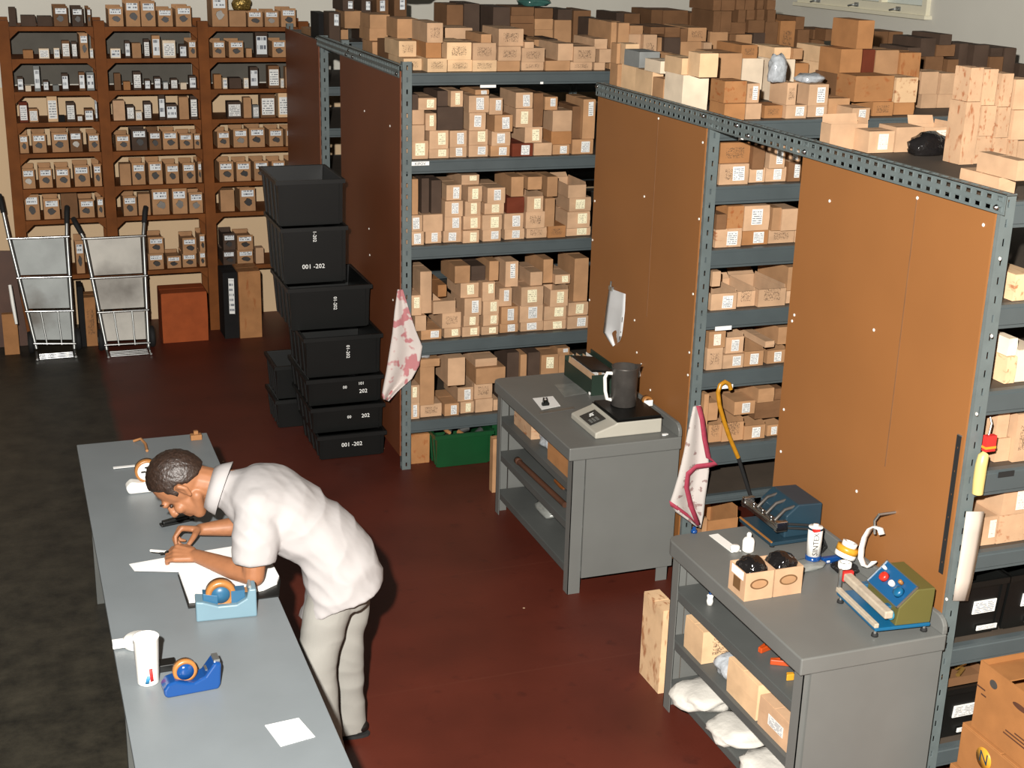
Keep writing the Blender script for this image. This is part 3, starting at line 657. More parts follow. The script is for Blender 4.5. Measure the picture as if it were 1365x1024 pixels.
# rack A, right-hand part
shelf_load([
  [(0,475,55,775,T),(60,395,88,640,T),(125,200,235,495,D),(240,225,330,400,K),(332,232,446,420,K),(410,345,560,545,W),(563,350,725,545,W),(728,380,773,600,K),(775,380,960,600,D),(962,420,1175,545,K),(1180,430,1280,545,T)],
  [(450,260,585,342,K),(660,275,800,378,B),(805,275,958,378,B),(962,290,1033,415,B),(1036,280,1225,415,'kraft_written')],
], *R1, YA + .1, 2.708, .36, TA, 'cartons heaped on the far rack', 10.25, xmin=XA + .05, layers=['right bottom', 'right second'], yfloor=YA + .02)
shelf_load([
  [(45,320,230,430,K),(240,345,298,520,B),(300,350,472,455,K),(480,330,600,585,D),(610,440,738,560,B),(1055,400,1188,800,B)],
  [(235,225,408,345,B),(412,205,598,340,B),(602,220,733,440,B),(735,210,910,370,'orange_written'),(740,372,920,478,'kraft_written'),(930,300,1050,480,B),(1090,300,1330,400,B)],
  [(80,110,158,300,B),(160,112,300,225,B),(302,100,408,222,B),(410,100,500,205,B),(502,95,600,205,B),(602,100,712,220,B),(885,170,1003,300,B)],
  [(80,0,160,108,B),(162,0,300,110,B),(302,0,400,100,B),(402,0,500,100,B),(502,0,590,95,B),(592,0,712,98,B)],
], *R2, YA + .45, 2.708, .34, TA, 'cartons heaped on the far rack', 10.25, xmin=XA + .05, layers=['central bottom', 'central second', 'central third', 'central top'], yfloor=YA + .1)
shelf_load([
  [(490,165,632,360,B),(634,170,778,360,B),(0,145,115,300,B)],
], *R3, YA + .3, 2.708, .34, TA, 'cartons heaped on the far rack', 10.25, xmin=XA + .05, layers=['far-right bottom'], yfloor=YA + .02)
shelf_load([
  [(0,105,60,215,B),(312,130,392,245,D),(394,138,555,250,B),(665,100,780,270,B),(782,105,1038,270,B),(1040,130,1200,275,B)],
], *R1, YZ + .1, 2.708, .4, 'top of farthest rack', 'cartons on the farthest rack', 12.5, xmin=XA + .05, layers=['wall-side'], yfloor=YZ + .02)
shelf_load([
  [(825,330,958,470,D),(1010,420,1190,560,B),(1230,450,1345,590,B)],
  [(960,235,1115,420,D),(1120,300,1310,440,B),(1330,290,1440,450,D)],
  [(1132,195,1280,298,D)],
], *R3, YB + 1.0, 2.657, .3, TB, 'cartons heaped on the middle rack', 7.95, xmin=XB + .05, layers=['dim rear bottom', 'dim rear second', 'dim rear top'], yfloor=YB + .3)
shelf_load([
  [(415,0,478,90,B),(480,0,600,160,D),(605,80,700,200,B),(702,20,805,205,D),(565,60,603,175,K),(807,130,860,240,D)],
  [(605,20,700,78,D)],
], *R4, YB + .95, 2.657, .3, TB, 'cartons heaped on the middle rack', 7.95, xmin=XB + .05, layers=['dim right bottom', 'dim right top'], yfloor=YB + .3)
# rack C top
TC = 'top of nearest rack'
shelf_load([
  [(500,620,618,845,'tan_stained'),(620,630,722,850,'tan_stained'),(724,650,792,855,'tan_stained'),(794,655,900,870,T)],
  [(440,390,543,600,'tan_stained'),(547,415,650,625,'tan_stained'),(652,425,747,640,'tan_stained'),(749,445,900,650,T)],
  [(470,155,560,395,'tan_stained'),(562,165,660,412,'tan_stained'),(663,195,765,435,'tan_stained'),(767,235,900,440,T)],
], *R4, 4.98, 2.667, .11, TC, 'cartons on the nearest rack top', 5.5, xmin=XB + .06, jit=.02, yfloor=4.6)
shelf_load([
  [(145,605,352,700,T,'',True),(356,640,482,750,T,'R'),(486,620,618,765,T),(622,620,755,775,T,'R',True),(760,650,850,775,T)],
], o8b, s8b, 5.34, 2.667, .13, TC, 'cartons on the nearest rack top', 5.56, xmin=XB + .06, layers=['left'], jit=.02, yfloor=5.3)
shelf_load([[(672,905,790,965,T),(792,790,880,960,T)]], *R4, 4.24, 2.667, .25, TC, 'cartons on the nearest rack top', 4.8, xmin=XB + .06, layers=['front'], jit=.01)

# ------------------------------------------------------------------ wooden wall shelving, far left
YS = 12.45                                      # front edge of the shelves
ws = thing('wooden_shelving', 'wall of brown wooden shelves full of small sample boxes, back left', 'shelf', (.04, YS, 0)); L = local(ws)
rows_px = [36, 78, 120.5, 161, 201, 247, 288, 361]     # shelf edges, photo rows at x = 200
WZ = [P(200, y, 'y', YS).z for y in rows_px]
posts_px = [(6, 21), (132, 147), (268, 283), (400, 413)]
PX = [(P(a, 150, 'y', YS).x, P(b, 150, 'y', YS).x) for a, b in posts_px]
for a, b in PX:
    MB().box(L((a, YS - .01, 0)), L((a + .09, YS + .05, WZ[0] + .05))).build('upright', 'wood', ws)
    MB().box(L((a, YW - .07, 0)), L((a + .09, YW - .02, WZ[0] + .05))).build('upright', 'wood', ws)
for i in range(3):
    x0, x1 = PX[i][0] + .092, PX[i + 1][0] - .002
    for k, z in enumerate(WZ):
        MB().box(L((x0, YS, z - .035)), L((x1, YW - .02, z))).build('shelf', 'wood', ws)
        for xx, sg in ((x0, 1), (x1, -1)):
            MB().prism([(xx, z - .035), (xx + sg * .07, z - .035), (xx, z - .10)], (YS + .01, YS + .03), lambda a, b, t: L((a, t, b))).build('bracket', 'wood', ws)
    mat('back_grey', srgb(86, 82, 74), rough=.8, namt=.1)
    MB().box(L((x0, YW - .018, WZ[2] + .01)), L((x1, YW - .008, WZ[0] - .04))).build('back_panel', 'back_grey', ws)
# sample boxes: open tray, paper strip, one sample wired to the front
def bin_mesh(seed):
    r = random.Random(seed); mb = MB(); t = .05; h = .82
    mb.box((-.5, 0, 0), (.5, 1, .03)); mb.box((-.5, 0, .03), (.5, t, 1)); mb.box((-.5, 1 - t, .03), (.5, 1, 1.0)); mb.box((-.5, t, .03), (-.5 + t, 1 - t, h + r.uniform(0, .1))); mb.box((.5 - t, t, .03), (.5, 1 - t, h))
    mb.box((-.45, t, .5), (.45, 1 - t, .72))
    return mb.mesh('sample_box')
BINS = [bin_mesh(i) for i in range(4)]
def blob(seed):
    r = random.Random(seed); mb = MB(); n = 10
    pts = [(.34 * math.cos(2 * math.pi * k / n) * r.uniform(.7, 1.1), .5 + .5 * math.sin(2 * math.pi * k / n) * r.uniform(.6, 1)) for k in range(n)]
    mb.prism(pts, (-.08, .0), lambda a, b, t: (a, t, b)); return mb.mesh('sample')
BLOBS = [blob(i) for i in range(5)]
mat('sample_dark', srgb(40, 34, 30), rough=.5, var=.4, namt=.2); mat('sample_metal', srgb(150, 146, 140), rough=.3, metal=.8, namt=.2)
random.seed(5)
BAYN = ['left bay', 'middle bay', 'right bay']
def bin_box(px0, py0, px1, row, kind='kraft', style='bin', where='', y=None, base=None):
    yy = YS + .036 + random.uniform(0, .02) if y is None else y; z = WZ[row] if base is None else base
    xm = (px0 + px1) / 2; a = P(px0, py0, 'y', yy); b = P(px1, py0, 'y', yy); zt = P(xm, py0, 'y', yy).z
    x0, x1 = a.x + .003, b.x - .003; h = max(.03, zt - z)
    if row > 0: h = min(h, WZ[row - 1] - .045 - z)
    for (q0, q1) in PX:                         # keep clear of the uprights
        if x0 < q0 and x1 > q0 + .10:
            if q0 - x0 > x1 - q0 - .1: x1 = q0 - .012
            else: x0 = q0 + .10
        if q0 - .01 < x0 < q0 + .10: x0 = q0 + .10
        if q0 - .01 < x1 < q0 + .10: x1 = q0 - .012
    for q in PLACED:
        if q[0] < x1 and q[1] > x0 and q[2] < yy + .2 and q[3] > yy and q[5] > z + .01 and q[4] < z + h:
            if q[0] <= x0: x0 = q[1] + .002
            else: x1 = q[0] - .002
    if x1 - x0 < .015: return
    d = .30 if style == 'bin' else min(.12, .9 * (x1 - x0) + .03)
    nm = {'bin': 'sample_box', 'pack': 'small_pack', 'plain': 'small_pack'}[style]
    me = random.choice(BINS) if style == 'bin' else random.choice(CLOSED)
    PLACED.append((x0, x1, yy, yy + d, z, z + h))
    o = obj(nm, me, 'card_' + kind, label=where, cat='box', group='sample boxes on the wall shelves' if style == 'bin' else 'small packs on the wall shelves')
    o.location = ((x0 + x1) / 2, yy, z + .001); o.scale = (x1 - x0, d, h - .002)
    if style == 'bin':
        lo = obj('label', LABEL, 'label_strip', o); lo.location = (random.uniform(-.04, .04), -.02, .62); lo.scale = (.78, .25, .27)
        sm = obj('sample', random.choice(BLOBS), random.choice(['sample_dark'] * 6 + ['sample_metal']), o); sm.location = (random.uniform(-.05, .05), 0, .22); sm.scale = (.8, 1, .36)
    elif style == 'pack':
        lo = obj('label', LABEL, 'label_white' if random.random() < .6 else 'label_strip', o); lo.location = (0, -.03, .12); lo.scale = (.84, .5, .72)
c1 = 430/1365
def wall_row(row, entries, dy=0, cat='bin', rowname=''):
    cnt = {}
    for e in sorted(entries, key=lambda e: e[0]):
        x0, y0, x1 = e[0] * c1, e[1] * c1 + dy, e[2] * c1; kind = e[3] if len(e) > 3 else 'kraft'; st = e[4] if len(e) > 4 else cat
        bay = 0 if x1 < 145 else 1 if x1 < 283 else 2; key = bay; cnt[key] = cnt.get(key, 0) + 1
        dsc = {'bin': 'sample box', 'pack': 'small labelled pack', 'plain': 'small plain box'}[st]
        adj = {'kraft': 'brown', 'tan': 'tan', 'orange': 'orange-brown', 'dark': 'dark', 'grey': 'grey', 'cream': 'whitish', 'brown': 'dull brown', 'black': 'black', 'red': 'reddish', 'light': 'pale'}[kind]
        bin_box(x0, y0, x1, row, kind, st, '%s %s, %s from left, %s row, %s, wall shelving' % (adj, dsc, ordn(cnt[key]), rowname, BAYN[bay]))
R_ = ['top', 'second', 'third', 'fourth', 'fifth', 'sixth', 'seventh', 'eighth']
wall_row(0, [(10,30,65,'dark','plain'),(85,65,150,'dark','plain'),(155,68,220,'dark','plain'),(222,25,285,'brown'),(300,30,350,'dark'),(365,32,432,'brown'),(455,28,520),(527,0,590),(592,2,655),(665,35,730),(740,25,808),(815,-20,885),(893,-15,962),(968,45,1040,'kraft','plain'),(1047,45,1112),(1118,45,1180),(1187,35,1252),(1258,40,1300,'dark')], rowname=R_[0])
wall_row(1, [(95,212,140,'orange','plain'),(162,205,208,'cream','pack'),(225,203,252,'cream','pack'),(258,172,294,'brown','pack'),(300,175,325,'dark','pack'),(332,140,370,'kraft'),(378,205,428,'cream','pack'),(465,205,510,'cream','pack'),(525,172,550,'dark','pack'),(556,182,596,'kraft','plain'),(605,165,632,'dark','pack'),(640,150,676,'kraft','pack'),(685,170,742,'cream','pack'),(757,188,790,'dark','pack'),(795,170,856,'kraft'),
 (897,172,952),(966,172,1030),(1040,205,1066,'kraft','plain'),(1078,132,1132,'dark','pack'),(1150,170,1210),(1216,170,1244,'brown','pack'),(1248,175,1272,'dark','pack')], rowname=R_[1])
wall_row(2, [(70,325,98,'dark','pack'),(105,362,132,'cream','plain'),(138,278,166,'grey','pack'),(180,340,206,'dark','pack'),(222,360,250,'grey','plain'),(258,310,288,'dark','pack'),(330,305,358,'brown','pack'),(363,305,397,'grey','pack'),(402,285,433,'kraft','pack'),(480,310,510,'brown','plain'),(520,345,552,'orange','plain'),(560,303,597,'dark','pack'),(610,335,636,'dark','pack'),(650,325,680,'dark','pack'),(688,345,712,'grey','pack'),(720,332,752,'dark','pack'),(762,350,790,'cream','plain'),(798,320,830,'dark','pack'),(836,335,866,'dark','pack'),
 (903,315,937,'orange','plain'),(941,330,962,'cream','pack'),(968,330,1022,'dark','plain'),(1030,330,1052,'cream','pack'),(1055,283,1092,'dark','pack'),(1133,278,1182,'brown','pack'),(1186,332,1202,'cream','pack'),(1206,283,1246,'kraft','plain'),(1250,275,1276,'kraft','plain')], rowname=R_[2])
wall_row(3, [(45,430,75,'red','plain'),(77,432,115,'red','pack'),(120,460,160,'kraft','pack'),(195,405,240,'light','pack'),(243,490,275,'black','plain'),(277,432,316,'dark','pack'),(325,488,350,'brown','pack'),(355,460,395,'brown','pack'),(397,400,432,'dark','pack'),(475,425,527,'tan','plain'),(533,445,568,'dark','pack'),(572,470,601,'cream','pack'),(605,430,640,'dark','pack'),(668,390,696,'dark','pack'),(700,440,750,'dark','pack'),(755,410,797,'kraft','plain'),(802,405,834,'dark','pack'),(838,420,872,'kraft','plain'),
 (960,430,1022,'dark','pack'),(1028,412,1063,'kraft','plain'),(1068,445,1096,'grey','pack'),(1100,400,1165,'brown','pack'),(1175,390,1228,'light','pack'),(1232,425,1280,'dark','pack')], rowname=R_[3])
wall_row(4, [(58,570,118),(132,565,194),(215,560,288),(292,555,346,'brown'),(370,565,440),(487,570,549),(553,545,620,'dark'),(628,555,681,'brown'),(686,555,751),(758,565,816),(819,565,879),(917,555,971),(985,545,1046),(1052,540,1120),(1137,545,1198),(1207,545,1269)], rowname=R_[4])
wall_row(5, [(85,15,146),(160,12,219),(232,10,294),(310,0,378),(393,-5,459),(503,-5,552,'kraft','plain'),(555,-10,613),(625,-15,686),(698,-5,756),(770,-10,826),(835,-15,886),(925,-15,988),(998,-15,1061),(1073,-18,1136),(1148,-18,1206),(1225,-22,1282)], dy=220, rowname=R_[5])
wall_row(6, [(93,125,164),(180,142,250),(254,120,326,'brown','plain'),(332,145,398),(408,135,476),(518,130,578),(582,122,634,'kraft','plain'),(640,100,714),(725,85,790),(797,115,857),(930,105,991,'kraft','plain'),(1012,95,1080)], dy=220, rowname=R_[6])
wall_row(7, [(315,320,352),(625,375,692),(705,385,766),(770,375,831),(842,365,908),(942,362,996,'dark'),(1002,360,1071),(1080,350,1116,'tan','plain')], dy=220, rowname=R_[7])
# second tier of the lowest row
for px0, py0, px1, kind, nm in ((625, 305, 692, 'kraft', 'first'), (770, 308, 831, 'kraft', 'second'), (842, 292, 908, 'kraft', 'third'), (942, 290, 996, 'dark', 'fourth'), (1002, 297, 1071, 'kraft', 'fifth')):
    zb = max([q[5] for q in PLACED if q[2] > YS - .1 and q[0] < P(px1 * c1, 300, 'y', YS).x - .03 and q[1] > P(px0 * c1, 300, 'y', YS).x + .03 and q[5] < WZ[6] - .1 and q[4] > WZ[7] - .01] + [WZ[7]])
    bin_box(px0 * c1, 220 + py0 * c1, px1 * c1, 7, kind, 'bin', '%s sample box of the upper tier in the lowest row, wall shelving' % nm, base=zb + .001)
# things on the floor under the wall shelving
def floor_box(rect, y, dep, kind, label, lab='', name='carton'):
    carton(rect, y, dep, 0, kind, lab, name=name, label=label, cat='box')
floor_box((683*c1, 220+540*c1, 878*c1, 220+678*c1), 12.12, .32, 'rust', 'red-brown wooden box on the floor under the wall shelving')
floor_box((1010*c1, 220+450*c1, 1105*c1, 220+662*c1), 12.1, .32, 'orange_stained', 'tall tan carton with dark blotches on the floor by the black crates')
floor_box((945*c1, 220+455*c1, 1008*c1, 220+662*c1), 12.12, .3, 'black', 'dark carton on the floor beside the tall blotched carton', lab='L')
floor_box((358*c1, 220+560*c1, 407*c1, 220+705*c1), 12.2, .22, 'orange_written', 'orange-red box on the floor between the two hand trucks')
floor_box((332*c1, 220+515*c1, 357*c1, 220+705*c1), 12.2, .22, 'black', 'black box on the floor between the two hand trucks')

# ------------------------------------------------------------------ black stacking crates
mat('white_print', srgb(236, 236, 232), rough=.6, namt=0)
def crate_mesh(w, d, h, t=.008, tp=.02):
    mb = MB()
    o0 = [(-w/2+tp, tp, 0), (w/2-tp, tp, 0), (w/2-tp, d-tp, 0), (-w/2+tp, d-tp, 0)]; o1 = [(-w/2, 0, h), (w/2, 0, h), (w/2, d, h), (-w/2, d, h)]
    i1 = [(-w/2+t, t, h), (w/2-t, t, h), (w/2-t, d-t, h), (-w/2+t, d-t, h)]; i0 = [(-w/2+tp+t, tp+t, t), (w/2-tp-t, tp+t, t), (w/2-tp-t, d-tp-t, t), (-w/2+tp+t, d-tp-t, t)]
    vs = o0 + o1 + i1 + i0; fs = [(3, 2, 1, 0), (12, 13, 14, 15)]
    for a in (0, 4, 8): fs += [(a + k, a + (k + 1) % 4, a + 4 + (k + 1) % 4, a + 4 + k) for k in range(4)]
    mb.add(vs, fs); return mb
def crate(x0, x1, y0, d, z0, z1, label, texts=(), name='stacking_crate', mt='black_plastic', cat='crate', group='black stacking crates', rz=0, ribs=4):
    w, h = x1 - x0, z1 - z0
    t = thing(name, label, cat, ((x0 + x1) / 2, y0, z0), group, rz)
    bevel(crate_mesh(w, d, h).build('body', mt, t), .003)
    # rolled rim: four bars round the top edge
    m = MB(); r = .012; hh = .028
    m.box((-w/2-r, -r, h-hh), (w/2+r, 0, h)); m.box((-w/2-r, d, h-hh), (w/2+r, d+r, h)); m.box((-w/2-r, 0, h-hh), (-w/2, d, h)); m.box((w/2, 0, h-hh), (w/2+r, d, h)); m.build('rim', mt, t)
    m = MB(); tp = .02
    for k in range(ribs):
        f = (k + .5) / ribs
        for sx in (-1, 1):
            yy = .03 + f * (d - .06); s0 = sx * (w/2 - tp); s1 = sx * (w/2 - .003)
            m.hexa([(min(s0, s0+sx*.010), yy-.008, .01), (max(s0, s0+sx*.010), yy-.008, .01), (max(s0, s0+sx*.010), yy+.008, .01), (min(s0, s0+sx*.010), yy+.008, .01), (min(s1, s1+sx*.010), yy-.008, h-hh), (max(s1, s1+sx*.010), yy-.008, h-hh), (max(s1, s1+sx*.010), yy+.008, h-hh), (min(s1, s1+sx*.010), yy+.008, h-hh)])
    for sx in (-.46, .46): m.hexa([(sx*w-.012, tp-.006, .01), (sx*w+.012, tp-.006, .01), (sx*w+.012, tp+.004, .01), (sx*w-.012, tp+.004, .01), (sx*w-.012, -.006, h-hh), (sx*w+.012, -.006, h-hh), (sx*w+.012, .004, h-hh), (sx*w-.012, .004, h-hh)])
    m.build('ribs', mt, t, kind='stuff')
    for (bd, fx, fz, sz, rot) in texts:
        yy = tp * (1 - fz) - .004
        letters(bd, sz, (fx * w - w/2, yy, fz * h), (math.pi/2, rot, 0), 'white_print', t, name='stencil')
    return t
def cpx(rect, y): a = P(rect[0], (rect[1]+rect[3])/2, 'y', y); b = P(rect[2], (rect[1]+rect[3])/2, 'y', y); return a.x, b.x, P((rect[0]+rect[2])/2, rect[1], 'y', y).z
z = 0.0; H2 = math.pi / 2
stack = [((425, 578, 513, 616), 8.93, 'black stacking crate on the floor at the bottom of the front stack', [('001 -202', .5, .55, .042, 0)]),
         ((416, 541, 511, 578), 8.97, 'black stacking crate second from the floor in the front stack', [('202', .75, .55, .04, 0), ('00', .52, .55, .03, 0)]),
         ((410, 503, 509, 541), 9.00, 'black stacking crate third from the floor in the front stack', [('202', .75, .42, .04, 0), ('101', .72, .72, .03, 0), ('00', .5, .62, .03, 0)]),
         ((407, 448, 508, 503), 9.02, 'black stacking crate fourth from the floor, its empty inside showing', [('01-202', .56, .6, .034, H2)]),
         ((386, 382, 494, 448), 9.20, 'black stacking crate fifth from the floor, its rim showing at the right', [('01-202', .56, .6, .034, H2)]),
         ((377, 303, 462, 382), 9.30, 'black stacking crate under the topmost one, lettered with white numbers', [('001 -202', .48, .30, .045, 0), ('01-202', .5, .86, .034, H2)]),
         ((370, 240, 458, 303), 9.34, 'topmost black stacking crate of the tall front stack', [])]
for r, y, lb, tx in stack:
    x0, x1, zt = cpx(r, y)
    crate(x0, x1, y, .62, z + .002, zt, lb, tx); z = zt
    if y == 9.02: pass
for k, (r, y, zz) in enumerate((((366, 532, 420, 575), 9.66, 0), ((364, 487, 420, 532), 9.66, 0))):
    x0, x1, zt = cpx(r, y); zb = 0 if k == 0 else zprev + .002; zprev = zt
    crate(1.76, 2.24, y, .40, zb, zt, ['lower', 'upper'][k] + ' black crate in the short stack behind the tall front stack', [])
# green crates under rack A
x0, x1, zt = cpx((585, 582, 652, 624), 8.56)
ga = P(603, 625, 'z', 0); gb = P(652, 616, 'z', 0)
crate(2.66, 3.07, 8.56, .45, 0.001, .25, 'green plastic crate of metal parts on the floor under the far rack', [], name='green_crate', mt='green_plastic', group=None, ribs=5)
crate(3.12, 3.55, 8.68, .45, 0.001, .25, 'second green plastic crate half hidden behind the workbench', [], name='green_crate', mt='green_plastic', group=None, ribs=5)
random.seed(3)
for k in range(9):
    p = Vector((2.74 + .031 * k, 8.62 + .05 * (k % 4), .222 + .014 * (k % 2))); a = random.uniform(0, 3.1)
    tag(MB().tube([p - Vector((math.cos(a), math.sin(a), .15)) * .035, p + Vector((math.cos(a), math.sin(a), .15)) * .035], .011 + .006 * (k % 3), 8).build('metal_part', ['chrome', 'card_orange', 'zinc'][k % 3]), '%s metal part, %s from the left among those in the green crate' % (['bright', 'orange', 'grey'][k % 3], ordn(k + 1)), 'part', 'metal parts in the green crate')
carton((500+160*.293, 420+542*.293, 500+248*.293, 420+640*.293), 8.70, .35, 0, 'orange_stained', label='blotched orange carton on the floor beside the green crate', cat='box')
carton((656, 585, 669, 688), 8.05, .06, 0, 'kraft', 'R', label='tall brown carton on the floor past the far end of the scale bench', cat='box', fit=False)

# ------------------------------------------------------------------ hand trucks
def truck(label, TL, TR, BL, BR, hl, hr, plate_mat):
    TL, TR, BL, BR = [Vector(p) for p in (TL, TR, BL, BR)]
    t = thing('hand_truck', label, 'hand truck', ((BL + BR) / 2).to_tuple()); t.location.z = 0; L = local(t)
    Q = lambda u, v: (BL.lerp(BR, u)).lerp(TL.lerp(TR, u), v)
    for u, h in ((0, hl), (1, hr)):
        MB().tube([L(Q(u, -.02)), L(Q(u, .5)), L(Q(u, 1.0)), L(Vector(h))], .016, 8).build('side_rail', 'zinc', t)
        d = (Vector(h) - Q(u, 1.0)).normalized()
        MB().tube([L(Vector(h) - d * .10), L(Vector(h)), L(Vector(h) + d * .05 + Vector((0, -.05, .01)))], [.021, .023, .021], 8).build('handle_grip', 'rubber', t)
    for v in (1.0, .64, .33, .03): MB().tube([L(Q(-.04, v) + Vector((0, -.012, 0))), L(Q(1.04, v) + Vector((0, -.012, 0)))], .011, 8).build('crossbar', 'chrome', t)
    for v0, v1 in ((.66, .985), (.35, .625), (.06, .315)):
        q = [Q(.05, v0), Q(.95, v0), Q(.95, v1), Q(.05, v1)]; off = Vector((0, .012, 0)); th = Vector((0, .003, 0))
        MB().hexa([L(q[0]+off), L(q[1]+off), L(q[1]+off+th), L(q[0]+off+th), L(q[3]+off), L(q[2]+off), L(q[2]+off+th), L(q[3]+off+th)]).build('back_plate', plate_mat, t)
    for u in (.3, .68): MB().tube([L(Q(u, .02) + Vector((0, -.015, 0))), L(Q(u, .33) + Vector((0, -.015, 0)))], .008, 6).build('stay', 'zinc', t)
    c0, c1_ = Q(0, 0), Q(1, 0)
    for k in range(4): MB().tube([L((c0.x + .02, c0.y - .05 - .045 * k, .015)), L((c1_.x - .02, c0.y - .05 - .045 * k, .015))], .009, 6).build('toe_bar', 'chrome', t)
    for xx in (c0.x + .0, c1_.x + .0):
        MB().tube([L((xx, c0.y + .02, .02)), L((xx, c0.y - .2, .015))], .01, 6).build('toe_arm', 'zinc', t)
    for sx, xx in ((-1, c0.x - .04), (1, c1_.x + .04)):
        w_ = thing('x', None, None); bpy.data.objects.remove(w_)
        o = MB().lathe([(.03, -.02), (.085, -.022), (.095, -.01), (.095, .01), (.085, .022), (.03, .02)], 20, L((xx, c0.y + .07, .096)), Matrix.Rotation(H2, 3, 'Y')).build('wheel', 'rubber', t)
        MB().lathe([(.028, -.024), (.028, .024)], 12, L((xx, c0.y + .07, .096)), Matrix.Rotation(H2, 3, 'Y')).build('hub', 'zinc', o)
    return t
def P3(x, y, Y): return P(x, y, 'y', Y)
def stained_metal(nm, base, cx, cz, rad):
    m = mat(nm, base, rough=.5, metal=.2, namt=.14, nscale=5); nt = m.node_tree
    geo = N(nt, 'ShaderNodeNewGeometry'); n = N(nt, 'ShaderNodeTexNoise'); n.inputs['Scale'].default_value = 4; n.inputs['Detail'].default_value = 6; nt.links.new(geo.outputs['Position'], n.inputs['Vector'])
    vm = N(nt, 'ShaderNodeVectorMath', operation='DISTANCE'); nt.links.new(geo.outputs['Position'], vm.inputs[0]); vm.inputs[1].default_value = (cx, 12.1, cz)
    mr = N(nt, 'ShaderNodeMapRange'); mr.inputs[1].default_value = rad; mr.inputs[2].default_value = 0.02; mr.inputs[3].default_value = 0; mr.inputs[4].default_value = .95
    nt.links.new(M2(nt, 'ADD', vm.outputs['Value'], M2(nt, 'MULTIPLY', M2(nt, 'SUBTRACT', n.outputs['Fac'], .5), .5)), mr.inputs[0]); overlay(m, mr.outputs[0], srgb(64, 56, 46))
stained_metal('plate_blue_grey', srgb(126, 130, 128), P3(62, 425, 12.1).x - .1, P3(50, 425, 12.1).z, .22); stained_metal('plate_rusty', srgb(150, 146, 138), P3(160, 385, 12.1).x, P3(160, 385, 12.1).z, .28)
truck('hand truck with clean grey plates leaning at the far left', P3(12, 318, 12.26), P3(89, 315, 12.26), P3(48, 462, 12.06), P3(99, 462, 12.06), P3(1, 268, 12.34), P3(89, 283, 12.34), 'plate_blue_grey')
truck('hand truck with rust-stained plates leaning against the wooden shelving', P3(112, 318, 12.2), P3(191, 314, 12.2), P3(142, 464, 11.98), P3(198, 461, 11.98), P3(101, 298, 12.26), P3(193, 283, 12.30), 'plate_rusty')
# board and rod at the very left
lb_ = thing('leaning_board', 'dark board with an orange edge leaning at the far left edge', 'board', (-.1, 12.25, 0)); L = local(lb_)
a, b, c, d_ = P3(-30, 342, 12.2), P3(16, 342, 12.2), P3(40, 462, 12.0), P3(-30, 462, 12.0)
MB().hexa([L((d_.x, 12.37, .0)), L((c.x, 12.37, .0)), L((c.x, 12.39, .0)), L((d_.x, 12.39, .0)), L((a.x, 12.41, a.z)), L((b.x, 12.41, b.z)), L((b.x, 12.43, b.z)), L((a.x, 12.43, a.z))]).build('panel', 'dark_wood', lb_)
MB().box(L((-.12, 12.12, 0)), L((.0, 12.18, .36))).build('edge_block', 'card_orange', lb_)
tag(MB().tube([P3(13, 380, 12.05), P3(17, 405, 12.0), P3(22, 432, 11.97)], [.014, .016, .012], 8).build('white_rod', 'white_plastic'), 'short white rod propped against the dark board at far left', 'rod')

# ------------------------------------------------------------------ things on the packing table
def quad_slab(name, pts, z0, th, material, **k):
    q = [P(x, y, 'z', z0 + th) for x, y in pts]
    m = MB(); n = len(q); m.prism([(p.x, p.y) for p in q], (z0, z0 + th)); return m.build(name, material, **k)
tag(quad_slab('paper_card', [(353, 967), (374, 995), (420, 982), (398, 957)], TZ + .0005, .0015, 'paper'), 'blank white card lying near the front end of the packing table', 'card')
tag(quad_slab('paper_sheet', [(172, 752), (179, 761), (262, 763), (318, 752), (318, 727), (262, 736)], TZ + .0185, .0012, 'paper'), 'loose white sheet under the man\'s hand, partly over the ledger', 'paper')
lg = thing('ledger', 'open ledger with white pages and black cover on the packing table', 'book', (.7, 5.3, TZ)); L = local(lg)
def slabL(pts, z0, th, material, name, parent, L):
    q = [P(x, y, 'z', z0 + th) for x, y in pts]; m = MB(); m.prism([(L(p).x, L(p).y) for p in q], (z0 - parent.location.z, z0 + th - parent.location.z)); return m.build(name, material, parent)
slabL([(237, 766), (251, 810), (372, 794), (374, 772), (356, 741), (300, 738)], TZ + .0005, .006, 'black_plastic', 'cover', lg, L)
slabL([(238, 762), (252, 801), (300, 796), (352, 784), (369, 776), (372, 768), (356, 738), (300, 735)], TZ + .0067, .011, 'paper', 'page_block', lg, L)
# light-blue desk dispenser with brown tape
def at_table(px, py, z=TZ): return P(px, py, 'z', z)
a, b = at_table(262, 830), at_table(343, 822); mid = (a + b) / 2; ang = math.atan2(b.y - a.y, b.x - a.x); ln = (b - a).length
mat('pale_blue', srgb(98, 124, 136), rough=.4, namt=.04); mat('core_blue', srgb(34, 82, 112), rough=.4, namt=.04)
td = thing('tape_dispenser', 'pale blue block tape dispenser with brown tape beside the ledger', 'tape dispenser', (mid.x, mid.y, TZ), rz=ang)
hw = ln / 2; dp = .085
prof = [(-hw, 0), (hw, 0), (hw, .125), (hw - .03, .125), (hw - .04, .085), (hw - .08, .062), (-hw + .09, .062), (-hw + .03, .085), (-hw, .09)]
bevel(MB().prism(prof, (0, dp), lambda x, z, t: (x, t, z)).build('body', 'pale_blue', td), .006)
bevel(MB().prism([(-hw + .03, .06), (-hw + .09, .06), (-hw + .09, .10), (-hw + .03, .115)], (.02, dp - .02), lambda x, z, t: (x, t, z)).build('guide', 'core_blue', td), .003)
rt = Matrix.Rotation(H2, 3, 'X')
tr = MB().lathe([(.038, -.022), (.06, -.022), (.06, .022), (.038, .022), (.038, -.022)], 28, (-.02, dp / 2, .10), rt).build('tape_roll', 'tape_amber', td)
